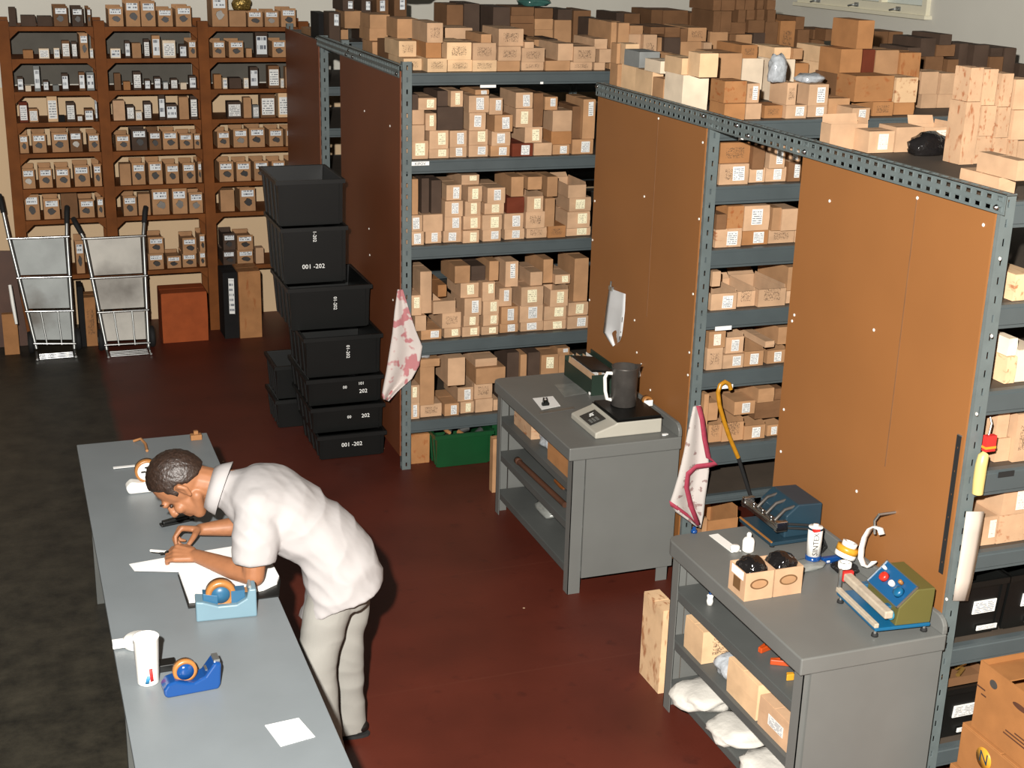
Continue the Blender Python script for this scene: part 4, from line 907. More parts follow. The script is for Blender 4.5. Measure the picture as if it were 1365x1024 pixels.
MB().lathe([(.004, -.02), (.037, -.02), (.037, .02), (.004, .02)], 20, (-.02, dp / 2, .10), rt).build('core', 'core_blue', tr)
MB().box((.03, .022, .105), (hw - .02, dp - .022, .107)).build('tape_strip', 'tape_amber', td)
MB().box((hw - .03, .015, .125), (hw - .02, dp - .015, .135)).build('cutter', 'zinc', td)
MB().box((hw - .10, .02, .06), (hw - .045, dp - .02, .115)).build('block', 'core_blue', td)
# glossy blue dispenser with clear wheel
a, b = at_table(224, 932), at_table(292, 919); mid = (a + b) / 2; ang = math.atan2(b.y - a.y, b.x - a.x); hw = (b - a).length / 2 + .012
mat('gloss_blue', srgb(18, 60, 116), rough=.15, namt=.03, spec=.6)
td = thing('tape_dispenser', 'glossy royal blue tape dispenser with clear tape wheel near the cup', 'tape dispenser', (mid.x, mid.y, TZ), rz=ang)
prof = [(-hw + .012, 0), (hw - .012, 0), (hw - .004, .02), (hw + .002, .105), (hw - .022, .112), (hw - .06, .062), (hw - .10, .045), (-hw + .08, .05), (-hw + .045, .064), (-hw + .015, .058), (-hw, .035), (-hw, .012)]
bevel(MB().prism(prof, (0, .075), lambda x, z, t: (x, t, z)).build('body', 'gloss_blue', td), .010, 3)
wl = MB().lathe([(.030, -.014), (.044, -.014), (.044, .014), (.030, .014), (.030, -.014)], 28, (-.022, .037, .085), rt).build('tape_roll', 'tape_amber', td)
MB().lathe([(.002, -.018), (.031, -.018), (.031, .018), (.002, .018)], 24, (-.022, .037, .085), rt).build('core', 'gloss_blue', wl)
MB().lathe([(.002, -.020), (.011, -.020), (.011, -.018), (.002, -.018)], 16, (-.022, .037, .085), rt).build('hub_label', 'white_plastic', wl)
MB().box((hw - .024, .012, .108), (hw - .002, .063, .118)).box((hw - .055, .02, .075), (hw - .03, .055, .08)).build('cutter', 'zinc', td)
# paper cup with coloured marks and the white scoop behind it
cp = at_table(199, 914); cu = thing('paper_cup', 'tall white cup with red and blue marks on the packing table', 'cup', (cp.x, cp.y + .03, TZ))
MB().lathe([(.038, 0), (.040, .004), (.047, .185), (.049, .188), (.045, .188), (.037, .01), (.001, .008)], 28).build('cup_body', 'white_plastic', cu)
mat('mark_red', srgb(196, 40, 36), namt=0); mat('mark_blue', srgb(40, 110, 150), namt=0)
def patch(cu, a0, a1, z0, z1, r0, mt, slant=0):
    n = 6; m = MB(); rows = []
    for j in range(2):
        rows.append([((r0 + .0012 + (z0 + (z1 - z0) * j) * .047) * math.cos(a0 + (a1 - a0) * i / n + slant * j), (r0 + .0012 + (z0 + (z1 - z0) * j) * .047) * math.sin(a0 + (a1 - a0) * i / n + slant * j), z0 + (z1 - z0) * j) for i in range(n + 1)])
    m.grid(rows, .0008); m.build('printed_mark', mt, cu)
patch(cu, -1.45, -1.15, .02, .075, .039, 'mark_red', -.1); patch(cu, -1.95, -1.6, .012, .045, .039, 'mark_blue', .2)
sc0 = at_table(170, 872); so = thing('white_scoop', 'white oval lid lying behind the cup', 'lid', (sc0.x + .05, sc0.y + .06, TZ))
MB().lathe([(.052, 0), (.060, .006), (.060, .03), (.052, .036)], 24).build('lid', 'white_plastic', so)
MB().box((-.10, -.02, .008), (-.045, .02, .028)).build('tab', 'white_plastic', so)
bb = at_table(222, 900); o = bevel(MB().box((-.035, 0, 0), (.035, .055, .03)).build('black_box', 'black_plastic'), .003); o.location = (bb.x + .005, bb.y + .02, TZ + .0005); tag(o, 'small black box between the cup and the glossy blue dispenser', 'box')
# far dispenser with white base
p = at_table(190, 658); td = thing('tape_dispenser', 'white tape dispenser with a standing roll of brown tape by the man\'s head', 'tape dispenser', (p.x, p.y, TZ))
bevel(MB().prism([(-.065, 0), (.065, 0), (.075, .03), (.05, .06), (.0, .05), (-.05, .062), (-.078, .035)], (0, .07), lambda x, z, t: (x, t, z)).build('base', 'white_plastic', td), .012, 3)
rl = MB().lathe([(.045, -.02), (.058, -.02), (.058, .02), (.045, .02), (.045, -.02)], 28, (.03, .04, .105), rt).build('tape_roll', 'tape_amber', td)
MB().lathe([(.002, -.021), (.046, -.021), (.046, .021), (.002, .021)], 24, (.03, .04, .105), rt).build('core', 'white_plastic', rl)
for k, (dx, dz) in enumerate(((0, .022), (-.018, .0), (.012, -.002), (.0, -.026))): MB().box((.03 + dx - .011, .0185, .105 + dz - .005), (.03 + dx + .011, .0192, .105 + dz + .005)).build('core_hole', 'black_plastic', rl)
q0, q1 = at_table(151, 625), at_table(183, 624)
MB().box((q0.x - p.x, q0.y - p.y - .012, .004), (.0, q0.y - p.y + .012, .006)).build('tape_tail', 'paper', td)
# stapler
a, b = at_table(214, 702), at_table(256, 693); st = thing('stapler', 'black stapler lying open between the man\'s head and hands', 'stapler', (a.x, a.y, TZ), rz=math.atan2(b.y - a.y, b.x - a.x))
bevel(MB().box((0, -.018, .0005), (.16, .018, .012)).build('base', 'black_plastic', st), .003)
bevel(MB().box((.01, -.014, .02), (.165, .014, .036), Matrix.Rotation(-.08, 3, 'Y'), (.16, 0, .02)).build('arm', 'black_plastic', st), .004)
MB().tube([(.145, -.016, .022), (.145, .016, .022)], .010, 10).build('hinge', 'dark_steel', st); MB().box((.015, -.008, .012), (.03, .008, .022)).build('anvil', 'zinc', st)
# twine scraps at the far end of the table
tag(MB().tube([at_table(178, 588, TZ + .006), at_table(188, 585, TZ + .02), at_table(194, 592, TZ + .01), at_table(196, 601, TZ + .008)], .008, 6).build('twine', 'card_orange'), 'short loop of brown twine at the far end of the packing table', 'twine')
p = at_table(265, 582); o = bevel(MB().box((-.03, -.02, 0), (.03, .02, .03)).box((-.012, -.012, .03), (.012, .012, .05)).build('wood_block', 'card_orange'), .003); o.location = (p.x - .02, p.y - .04, TZ + .0005); tag(o, 'small wooden block at the far right corner of the packing table', 'block')

# ------------------------------------------------------------------ bench with the scale
mat('scale_body', srgb(168, 164, 152), rough=.45, namt=.03); mat('display', srgb(40, 44, 44), rough=.25, namt=.1)
s = thing('counter_scale', 'grey counter scale with black weighing plate on the far workbench', 'scale', (3.19, 6.60, BZ))
sx0, sx1, sy1 = -.21, .20, .36
bevel(MB().prism([(sx0, 0), (sx1, 0), (sx1, .085), (-.075, .085), (-.09, .075), (sx0, .035)], (0, sy1), lambda x, z, t: (x, t, z)).build('body', 'scale_body', s), .008, 3)
MB().box((-.08, .0, .086), (.205, .36, .090)).box((-.07, .02, .0905), (.2, .35, .1)).build('weighing_plate', 'black_plastic', s)
pn = MB().box((-.05, .10, 0), (.05, .26, .003)).build('display_panel', 'display', s); pn.location = (-.152, 0, .061); pn.rotation_euler = (0, -.322, 0)
for i in range(3):
    for j in range(3): k = MB().box((-.035 + i * .02, .12 + j * .018, .0032), (-.021 + i * .02, .132 + j * .018, .0045)).build('key', 'grey_steel', pn)
letters('kg', .04, (.012, .215, .0036), (0, 0, -H2), 'white_print', pn, name='lettering')
jg = thing('measuring_jug', 'dark steel jug with white handle standing on the scale', 'jug', (3.235 + .02, 6.84, BZ + .1005))
MB().lathe([(.070, 0), (.074, .004), (.076, .225), (.079, .232), (.073, .232), (.07, .01), (.001, .008)], 32).build('jug_body', 'dark_steel', jg)
MB().add([(.070, -.03, .20), (.070, .03, .20), (.070, -.03, .232), (.070, .03, .232), (.105, 0, .236)], [(0, 4, 2), (1, 3, 4), (0, 1, 4), (2, 4, 3), (0, 2, 3, 1)]).build('spout', 'dark_steel', jg)
MB().tube([(-.07, .015, .19), (-.105, .015, .195), (-.118, .015, .17), (-.112, .015, .09), (-.10, .015, .04), (-.07, .015, .03)], .011, 8).build('handle', 'white_plastic', jg)
def bt(px, py): return P(px, py, 'z', BZ)
def slab_at(name, pts, th, material, lbl, cat, z=BZ): return tag(quad_slab(name, pts, z + .0005, th, material), lbl, cat)
slab_at('paper_card', [(710, 531), (722, 546), (747, 541), (737, 528)], .0015, 'paper', 'white card with a black clip on the scale bench', 'card')
p = bt(727, 541); c = thing('black_clip', 'black bulldog clip on the white card on the scale bench', 'clip', (p.x, p.y, BZ + .0025))
bevel(MB().box((-.022, -.01, 0), (.022, .01, .018)).build('jaw', 'black_plastic', c), .002); MB().tube([(-.015, 0, .016), (-.01, .01, .045), (.01, .01, .045), (.015, 0, .016)], .004, 6).build('lever', 'black_plastic', c); MB().box((-.01, -.012, .018), (.012, .012, .03)).build('spring', 'black_plastic', c)
slab_at('metal_rule', [(719, 549), (720, 552), (766, 545), (765, 542)], .002, 'zinc', 'thin metal rule lying beside the scale', 'rule')
mat('film', srgb(120, 122, 118), rough=.25, namt=.15, nscale=20); slab_at('plastic_film', [(739, 513), (752, 529), (791, 522), (768, 511)], .0012, 'film', 'translucent plastic film lying on the far end of the scale bench', 'film')
# document tray / box file at the back
mat('dark_green', srgb(28, 44, 34), rough=.5, namt=.08)
p = P(790, 520, 'z', BZ); bf = thing('document_box', 'dark green box of papers at the back of the scale bench', 'box', (3.345, 7.40, BZ + .0005))
m = MB(); m.box((-.09, -.10, 0), (.09, .34, .006)).box((-.09, -.10, .006), (.09, -.094, .13)).box((-.09, .334, .006), (.09, .34, .13)).box((-.09, -.094, .006), (-.084, .334, .10)).box((.084, -.094, .006), (.09, .334, .16)); m.build('body', 'dark_green', bf)
for k in range(6): MB().box((-.075 + k * .026, -.08, .008), (-.072 + k * .026, .32, .13 + .008 * (k % 3)), Matrix.Rotation(.12 - .05 * k, 3, 'Y')).build('paper_sheet', 'paper' if k % 2 else 'card_tan', bf)
MB().box((-.10, -.11, .15), (.05, .2, .162), Matrix.Rotation(.15, 3, 'Y')).build('folder', 'black_plastic', bf)
p = bt(790, 526); o = bevel(MB().box((-.025, -.012, 0), (.025, .012, .018)).build('eraser', 'white_plastic'), .005); o.location = (p.x, p.y, BZ + .0005); tag(o, 'white eraser on the scale bench beside the jug', 'eraser')
p = bt(886, 580); o = bevel(MB().prism([(-.02, -.01), (.0, -.014), (.022, -.004), (.018, .01), (-.012, .012)], (0, .006)).build('paper_scrap', 'paper'), .002); o.location = (p.x, p.y, BZ + .0005); tag(o, 'scrap of white paper at the near back corner of the scale bench', 'scrap')
p = P(868, 545, 'z', BZ); sk = thing('tape_gun', 'small orange and white tape gun behind the scale', 'tape gun', (3.415, 6.86, BZ + .0005))
MB().lathe([(.018, -.02), (.03, -.02), (.03, .02), (.018, .02), (.018, -.02)], 16, (0, 0, .10), rt).build('tape_roll', 'tape_amber', sk); bevel(MB().box((-.02, -.015, 0), (.02, .015, .075)).build('grip', 'black_plastic', sk), .004); MB().box((-.028, -.022, .075), (.028, -.018, .11)).build('cutter', 'white_plastic', sk)
# under the bench top
def on_bench(name, x0, x1, y0, y1, z, h, material, lbl, cat, seed=0, lab=None):
    o = obj(name, CLOSED[seed % 6], material, label=lbl, cat=cat); o.location = ((x0 + x1) / 2, y0, z + .001); o.scale = (x1 - x0, y1 - y0, h); 
    if lab: lo = obj('label', LABEL, lab, o); lo.location = (0, -.02, .2); lo.scale = (.5, .1, .5)
    return o
z1_, z2_, z3_ = sh2
on_bench('carton', 2.87, 3.08, 7.30, 7.60, z1_, .10, 'card_tan_stained', 'tan carton on the upper shelf of the scale bench, far end', 'box', 1)
on_bench('carton', 2.85, 3.12, 6.66, 6.98, z1_, .135, 'card_orange', 'orange block-shaped carton on the upper shelf of the scale bench', 'box', 2)
def bag(name, c, r, material, lbl, cat='bag', seed=0, parent=None, sub=3, amp=.35, sc_=9):
    bm = bmesh.new(); bmesh.ops.create_icosphere(bm, subdivisions=sub, radius=1); rr = random.Random(seed); from mathutils import noise as nz
    off = Vector((rr.uniform(0, 50), rr.uniform(0, 50), 0))
    for v in bm.verts:
        n_ = v.co.normalized(); k = 1 + amp * nz.noise(n_ * 1.7 + off) + amp * .35 * nz.noise(n_ * 5 + off)
        q = n_ * k; q = Vector((math.copysign(abs(q.x) ** .8, q.x), math.copysign(abs(q.y) ** .8, q.y), max(q.z, -.62)))
        v.co = Vector((q.x * r[0], q.y * r[1], (q.z + .62) * r[2] / 1.62))
    me = bpy.data.meshes.new(name); bm.to_mesh(me); bm.free(); me.polygons.foreach_set('use_smooth', [True] * len(me.polygons))
    o = obj(name, me, material, parent); o.location = c; return tag(o, lbl, cat)
bag('plastic_bag', (2.95, 7.16, z1_ + .001), (.07, .08, .10), 'cloud_film', 'white plastic bag on the upper shelf of the scale bench')
q = thing('wooden_rod', 'dark brown wooden rod lying along the middle shelf of the scale bench', 'rod', (2.87, 7.4, z2_)); MB().tube([(0, .1, .02), (.02, -.62, .02)], .018, 8).build('shaft', 'dark_wood', q); MB().lathe([(.022, -.02), (.022, .02)], 10, (0, .11, .02), rt).build('end_cap', 'dark_wood', q)
q = thing('wood_chisel', 'brown-handled chisel on the middle shelf of the scale bench', 'chisel', (2.98, 7.05, z2_)); MB().tube([(0, .1, .018), (0, 0, .018), (0, -.04, .018)], [.014, .017, .012], 8).build('handle', 'wood', q); MB().box((-.012, -.16, .014), (.012, -.04, .018)).build('blade', 'zinc', q)
on_bench('carton', 2.90, 3.2, 6.62, 6.75, z3_, .16, 'card_tan', 'tan carton on the lowest shelf of the scale bench, seen past the leg', 'box', 3, 'label_print')
bag('plastic_bag', (3.05, 7.3, z3_ + .001), (.12, .12, .08), 'film', 'grey translucent bag on the lowest shelf of the scale bench', seed=4)
# paper notice on a clip, key tag on the panel
npn = thing('clipboard_notice', 'white notice sheet hanging from a clip on the orange panel', 'notice', P(818, 380, 'x', XB - .015).to_tuple()); L = local(npn)
rows = []
for j, (lx, ly, rx, ry) in enumerate(((812, 384, 834, 392), (808, 410, 833, 415), (806, 428, 830, 440), (804, 443, 829, 447), (817, 462, 826, 455))):
    rows.append([L(P(lx + (rx - lx) * i / 6, ly + (ry - ly) * i / 6, 'x', XB - .018 - .012 * math.sin(i * .9 + j * .5) * (j / 4))) for i in range(7)])
MB().grid(rows, .001).build('sheet', 'label_print', npn); npn.children[-1].data.materials.clear(); mat('notice', srgb(206, 206, 206), rough=.7, namt=.05); npn.children[-1].data.materials.append(MATS['notice'])
a = P(814, 381, 'x', XB - .02); MB().box(L((a.x - .01, a.y - .04, a.z - .025)), L((a.x + .005, a.y + .01, a.z + .0))).tube([L((a.x, a.y, a.z)), L((a.x, a.y - .005, a.z + .03))], .006, 6).build('clip', 'zinc', npn)
kt = thing('key_tag', 'round white tag hung on a hook on the orange panel near the jug', 'tag', P(852, 498, 'x', XB - .014).to_tuple()); MB().lathe([(.01, -.004), (.024, -.004), (.024, .004), (.01, .004), (.01, -.004)], 20, (-.005, 0, 0), Matrix.Rotation(H2, 3, 'Y')).build('ring', 'white_plastic', kt)
MB().tube([(-.005, -.01, .02), (-.012, -.025, .05), (-.006, -.035, .075)], .004, 6).build('hook', 'white_plastic', kt)

# ------------------------------------------------------------------ hanging cloths
def cloth_mat(name, base, spot, scale, th):
    m = mat(name, base, rough=.85, namt=.03); nt = m.node_tree; geo = N(nt, 'ShaderNodeNewGeometry'); n = N(nt, 'ShaderNodeTexNoise'); n.inputs['Scale'].default_value = scale; n.inputs['Detail'].default_value = 2
    nt.links.new(geo.outputs['Position'], n.inputs['Vector']); mr = N(nt, 'ShaderNodeMapRange'); mr.inputs[1].default_value = th; mr.inputs[2].default_value = th + .05; mr.inputs[4].default_value = .8
    nt.links.new(n.outputs['Fac'], mr.inputs[0]); overlay(m, mr.outputs[0], spot)
cloth_mat('cloth_pink', srgb(196, 186, 180), srgb(170, 84, 92), 11, .55); cloth_mat('cloth_rose', srgb(190, 182, 176), srgb(130, 100, 96), 26, .60); mat('rose_trim', srgb(158, 54, 74), rough=.8, namt=.12, nscale=40)
def cloth(name, lbl, rows_px, Y, mt, trim=()):
    a = P(rows_px[0][0], rows_px[0][1], 'y', Y); t = thing(name, lbl, 'cloth', a.to_tuple()); L = local(t); rows = []; n = 14; R0 = len(rows_px)
    fine = []
    for i in range(R0 - 1):
        for k in range(3):
            f = k / 3; fine.append(tuple(rows_px[i][c] * (1 - f) + rows_px[i + 1][c] * f for c in range(4)))
    fine.append(rows_px[-1])
    for j, (lx, ly, rx, ry) in enumerate(fine):
        v = j / (len(fine) - 1)
        rows.append([L(P(lx + (rx - lx) * i / n, ly + (ry - ly) * i / n, 'y', Y - .022 * (.3 + v) * math.sin(i / n * 7.5 + .6 * v) - .01)) for i in range(n + 1)])
    MB().grid(rows, .002).build('sheet', mt, t)
    return t, L, rows
cloth('tea_towel', 'white cloth with pink flowers hanging from the far rack post', [(530, 386, 537, 386), (526, 415, 545, 412), (523, 445, 554, 440), (519, 470, 563, 462), (515, 495, 559, 487), (511, 515, 549, 505), (509, 527, 530, 522), (511, 532, 518, 535)], YA - .03, 'cloth_pink')
t_, L_, rr_ = cloth('tea_towel', 'white cloth with rose-red border hanging from the middle rack post', [(924, 542, 934, 540), (917, 575, 941, 570), (911, 605, 944, 600), (904, 635, 945, 628), (898, 655, 943, 645), (893, 670, 940, 665), (900, 682, 938, 685), (928, 702, 934, 704)], YB - .04, 'cloth_rose')
def trim(pts, wd):
    m = MB(); rows = []
    for (x, y, nx, ny) in pts: rows.append([L_(P(x - nx * wd, y - ny * wd, 'y', YB - .075)), L_(P(x, y, 'y', YB - .078)), L_(P(x + nx * wd, y + ny * wd, 'y', YB - .075))])
    m.grid(rows, .003).build('border', 'rose_trim', t_)
trim([(931, 541, 1, 0), (936, 560, 1, .1), (939, 585, 1, .1), (944, 610, 1, 0), (955, 618, .7, .7), (945, 620, .1, 1), (928, 622, 0, 1), (917, 632, .8, .7), (915, 650, 1, 0), (921, 675, 1, -.2), (931, 700, 1, 0)], 3.2)
trim([(893, 671, .2, 1), (905, 679, .2, 1), (918, 688, .4, 1), (930, 700, .5, .8)], 3.5)
# walking stick
ck = thing('walking_stick', 'walking stick with yellow crook hooked on the middle rack', 'walking stick', P(960, 514, 'y', YB - .05).to_tuple()); L = local(ck); yv = YB - .045
MB().tube([L(P(x, y, 'y', yv)) for x, y in ((974, 519), (972, 512), (966, 509), (960, 513), (957, 523), (959, 540), (964, 558), (972, 582), (984, 610))], .013, 8).build('crook', 'tape_amber', ck); mat('cane_yellow', srgb(176, 122, 30), rough=.3, namt=.15, nscale=30); ck.children[-1].data.materials[0] = MATS['cane_yellow']
MB().tube([L(P(x, y, 'y', yv)) for x, y in ((984, 610), (1000, 660), (1018, 720), (1030, 762))], .012, 8).build('shaft', 'rubber', ck)

# ------------------------------------------------------------------ near bench: two heat sealers and packing things
def bz3(px, py, z=BZ): return P(px, py, 'z', z)
# navy sealer
s = thing('heat_sealer', 'navy blue bar heat sealer with silver jaw at the far end of the bench', 'heat sealer', (3.19, 5.04, BZ))
bevel(MB().box((0, 0, .012), (.275, .30, .03)).build('base', 'navy_steel', s), .004)
for fx in (.02, .25):
    for fy in (.02, .28): MB().lathe([(.012, 0), (.010, .012)], 10, (fx, fy, .0005)).build('foot', 'rubber', s)
bevel(MB().prism([(.085, .03), (.28, .03), (.28, .185), (.15, .19), (.09, .14)], (.03, .27), lambda x, z, t: (x, t, z)).build('housing', 'navy_steel', s), .006)
MB().box((.0, .0, .03), (.008, .30, .036)).build('heat_strip', 'tape_amber', s)
bevel(MB().box((.02, -.01, .105), (.062, .31, .118)).build('jaw_bar', 'chrome', s), .003)
MB().box((.012, -.015, .095), (.02, .315, .112)).build('jaw_edge', 'chrome', s)
for fy in (-.012, .29): bevel(MB().box((.015, fy, .085), (.075, fy + .025, .135)).build('jaw_clamp', 'chrome', s), .004)
for fy in (.05, .13, .21): MB().tube([(.04, fy, .118), (.09, fy, .165), (.14, fy, .175)], .008, 8).build('jaw_arm', 'dark_steel', s); MB().lathe([(.008, 0), (.008, .012)], 8, (.04, fy + .03, .118)).build('bolt', 'chrome', s)
for k in (0, 1): MB().tube([(.10, .03, .10 - .02 * k), (.20, .012, .09 - .02 * k), (.255, -.01, .06), (.25, -.06 - .02 * k, .012), (.20, -.10 - .02 * k, .012)], .006, 6).build('cable', 'rubber', s)
# olive sealer
mat('olive', srgb(88, 84, 44), rough=.4, namt=.04); mat('base_blue', srgb(18, 84, 120), rough=.35, namt=.04); mat('panel_blue', srgb(24, 78, 120), rough=.3, namt=.05); mat('jaw_cream', srgb(172, 160, 142), rough=.5, namt=.14, nscale=30); mat('knob_red', srgb(190, 44, 30), rough=.35, namt=0); mat('knob_blue', srgb(60, 150, 180), rough=.3, namt=0)
s = thing('heat_sealer', 'olive green heat sealer with bright blue base and red knob on the near bench', 'heat sealer', (3.16, 4.16, BZ), rz=-.10)
bevel(MB().box((0, 0, .03), (.25, .34, .045)).build('base', 'base_blue', s), .004)
bevel(MB().prism([(.09, .045), (.25, .045), (.255, .165), (.255, .20), (.175, .20), (.10, .125)], (.005, .26), lambda x, z, t: (x, t, z)).build('housing', 'olive', s), .004)
cpn = MB().box((-.058, .01, 0), (.058, .255, .004)).build('control_panel', 'panel_blue', s); cpn.location = (.135, 0, .166); cpn.rotation_euler = (0, -math.atan2(.075, .075), 0)
MB().box((-.062, .006, 0), (-.058, .259, .008)).box((.058, .006, 0), (.062, .259, .008)).box((-.062, .006, 0), (.062, .010, .008)).box((-.062, .255, 0), (.062, .259, .008)).build('panel_frame', 'zinc', cpn)
for (kx, ky, r, mt_) in ((.0, .19, .022, 'knob_red'), (.0, .125, .014, 'white_plastic'), (-.008, .06, .024, 'base_blue'), (.03, .225, .008, 'white_plastic'), (.028, .09, .010, 'tape_amber')):
    MB().lathe([(r, 0), (r * .9, .018), (r * .5, .022)], 16, (kx, ky, .004)).build('knob', mt_, cpn)
MB().lathe([(.022, 0), (.022, .012), (.016, .02)], 16, (.085, .03, .085), Matrix.Rotation(-H2, 3, 'Y')).build('dial', 'knob_blue', s)
bevel(MB().box((-.005, -.0, .046), (.015, .34, .066)).build('lower_jaw', 'jaw_cream', s), .003)
bevel(MB().box((.03, -.01, .088), (.068, .35, .122)).build('upper_jaw', 'jaw_cream', s), .006)
MB().box((.028, .345, .085), (.075, .362, .128)).build('jaw_end', 'mark_red', s)
for fy in (.06, .26): bevel(MB().box((.06, fy, .085), (.11, fy + .03, .108)).build('jaw_arm', 'core_blue', s), .003)
MB().box((.0, .33, .05), (.012, .34, .15)).build('stop_bar', 'zinc', s)
for fx in (.012, .235):
    for fy in (.02, .32):
        MB().tube([(fx, fy, .008), (fx, fy, .03)], .007, 8).build('leg', 'zinc', s); MB().lathe([(.015, 0), (.013, .012)], 12, (fx, fy, .0005)).build('foot', 'rubber', s)
# kraft boxes holding black film
mat('oval_brown', srgb(104, 74, 44), rough=.6, namt=.1); mat('black_film', srgb(24, 22, 22), rough=.12, namt=.2, bump=.8, bscale=35, spec=.8)
for k, (xa, xb) in enumerate(((2.808, 2.944), (2.950, 3.088))):
    t = thing('dispenser_box', ['kraft box with a dark oval and black film, nearer the bench edge', 'kraft box with a dark oval and black film, beside the sealant tube'][k], 'box', ((xa + xb) / 2, 4.605, BZ + .0005), 'kraft boxes with black film'); w_ = xb - xa
    m = MB(); m.box((-w_/2, 0, 0), (w_/2, .14, .004)).box((-w_/2, 0, .004), (w_/2, .004, .13)).box((-w_/2, .136, .004), (w_/2, .14, .13)).box((-w_/2, .004, .004), (-w_/2 + .004, .136, .13)).box((w_/2 - .004, .004, .004), (w_/2, .136, .13)); m.build('carton_body', 'card_tan', t)
    o = MB().prism([(.044 * math.cos(a * math.pi / 12), .074 + .024 * math.sin(a * math.pi / 12)) for a in range(24)], (-.0012, .0), lambda x, z, tt: (x, tt, z)).build('oval_print', 'oval_brown', t)
    MB().prism([(.036 * math.cos(a * math.pi / 12), .074 + .018 * math.sin(a * math.pi / 12)) for a in range(24)], (-.002, -.0012), lambda x, z, tt: (x, tt, z)).build('oval_inner', 'card_kraft', o)
    if k == 0: MB().box((-w_/2 - .001, .04, .03), (-w_/2, .10, .085)).build('side_print', 'oval_brown', t); MB().box((-w_/2 - .0012, .02, .09), (-w_/2, .12, .128)).build('side_label', 'paper', t)
    b_ = bag('film', (0, .07, .085), (w_/2 - .004, .063, .085), 'black_film', None, None, 20 + k, t, 4, .22); 
# tape strip and little glue bottle
tp = thing('tape_strip', 'strip of white tape pulled across the far edge of the sealer bench', 'tape', bz3(965, 726).to_tuple()); L = local(tp)
q = [bz3(x, y) for x, y in ((945, 714), (975, 737), (988, 735), (957, 712))]; m = MB(); m.prism([(L(p).x, L(p).y) for p in q], (.0005, .0025)); m.build('strip', 'white_plastic', tp)
p = bz3(981, 737); MB().lathe([(.022, 0), (.022, .02), (.016, .026)], 16, L((p.x + .005, p.y + .02, BZ + .0026))).build('roll', 'white_plastic', tp)
p = bz3(1000, 738); g = thing('glue_bottle', 'small white squeeze bottle beside the tape strip', 'bottle', (p.x + .005, p.y + .03, BZ + .0005))
MB().lathe([(.026, 0), (.028, .005), (.028, .05), (.022, .062), (.012, .068)], 18).build('bottle_body', 'white_plastic', g); MB().lathe([(.011, .068), (.011, .085), (.006, .092)], 12).build('cap', 'white_plastic', g)
# sealant tube, blue cutter handle
p = bz3(1088, 757); tu = thing('sealant_tube', 'white sealant cartridge with vertical lettering and blue foot on the near bench', 'tube', (p.x, p.y + .035, BZ + .0005))
MB().lathe([(.034, 0), (.034, .05)], 24).build('blue_band', 'gloss_blue', tu); MB().lathe([(.033, .05), (.033, .185), (.031, .188)], 24).build('cartridge', 'white_plastic', tu)
MB().lathe([(.034, .176), (.034, .186)], 24).build('top_band', 'navy_steel', tu); MB().lathe([(.012, .188), (.012, .20)], 10).build('nozzle_seat', 'white_plastic', tu); MB().box((-.03, -.036, .176), (.0, -.02, .187)).build('red_mark', 'mark_red', tu)
o = letters('SINTEX', .034, (-.012, -.0325, .115), (H2, -H2, -.35), 'dark_steel', tu)
MB().box((-.02, -.04, .0), (.02, -.03, .03)).build('clamp', 'zinc', tu)
q = bz3(1100, 757); kn = thing('cutter_knife', 'blue-handled cutter lying between the tube and the olive sealer', 'cutter', (p.x + .045, p.y + .03, BZ + .0005)); bevel(MB().box((0, -.012, .0), (.10, .012, .03)).build('handle', 'gloss_blue', kn), .005); MB().box((.10, -.006, .008), (.15, .006, .012)).build('blade', 'zinc', kn); MB().box((.02, -.014, .008), (.035, -.012, .016)).build('slider', 'white_plastic', kn)
p = P(1129, 728, 'x', 3.39); tr = thing('tape_stack', 'rolls of white and yellow tape stacked beside the orange panel', 'tape', (p.x, p.y, BZ + .0005))
rx = Matrix.Rotation(.35, 3, 'Y')
MB().lathe([(.03, 0), (.03, .045), (.018, .045), (.018, 0)], 20).build('lower_roll', 'white_plastic', tr)
mat('tape_yellow', srgb(196, 140, 40), rough=.35, namt=.05)
MB().lathe([(.02, -.022), (.048, -.022), (.048, .0), (.02, .0), (.02, -.022)], 24, (0, 0, .095), rx).build('white_roll', 'white_plastic', tr); MB().lathe([(.02, .0), (.05, .0), (.05, .028), (.02, .028), (.02, 0)], 24, (0, 0, .095), rx).build('yellow_roll', 'tape_yellow', tr); MB().lathe([(.02, .028), (.034, .028), (.034, .05), (.02, .05), (.02, .028)], 24, (0, 0, .095), rx).build('small_roll', 'white_plastic', tr)
wh = thing('strap_hanger', 'white curved plastic strap hanging from a hook on the orange panel', 'strap', P(1168, 690, 'x', XB - .02).to_tuple()); L = local(wh)
pts = [L(P(x, y, 'x', XB - .10)) for x, y in ((1175, 713), (1173, 706), (1167, 703), (1160, 706), (1153, 717), (1149, 731), (1148, 744), (1152, 753), (1159, 755), (1165, 748))]
m = MB(); rows = [[p + Vector((.014, 0, 0)), p, p - Vector((.014, 0, 0))] for p in pts]; m.grid(rows, .006).build('strap', 'white_plastic', wh)
MB().tube([L(P(x, y, 'x', XB - .095)) for x, y in ((1166, 712), (1166, 694), (1172, 686))], .006, 6).tube([L(P(1172, 686, 'x', XB - .095)), L(P(1172, 686, 'x', XB - .095) + Vector((.083, 0, 0)))], .006, 6).build('hook', 'zinc', wh)
p = bz3(1090, 768); bag('plastic_bag', (p.x, p.y + .09, BZ + .0005), (.09, .05, .03), 'film', 'crumpled grey plastic bag behind the sealant tube', seed=9)
p = bz3(1130, 768); bag('plastic_bag', (p.x + .03, p.y + .06, BZ + .0005), (.06, .06, .03), 'black_film', 'crumpled black plastic behind the olive heat sealer', seed=12)
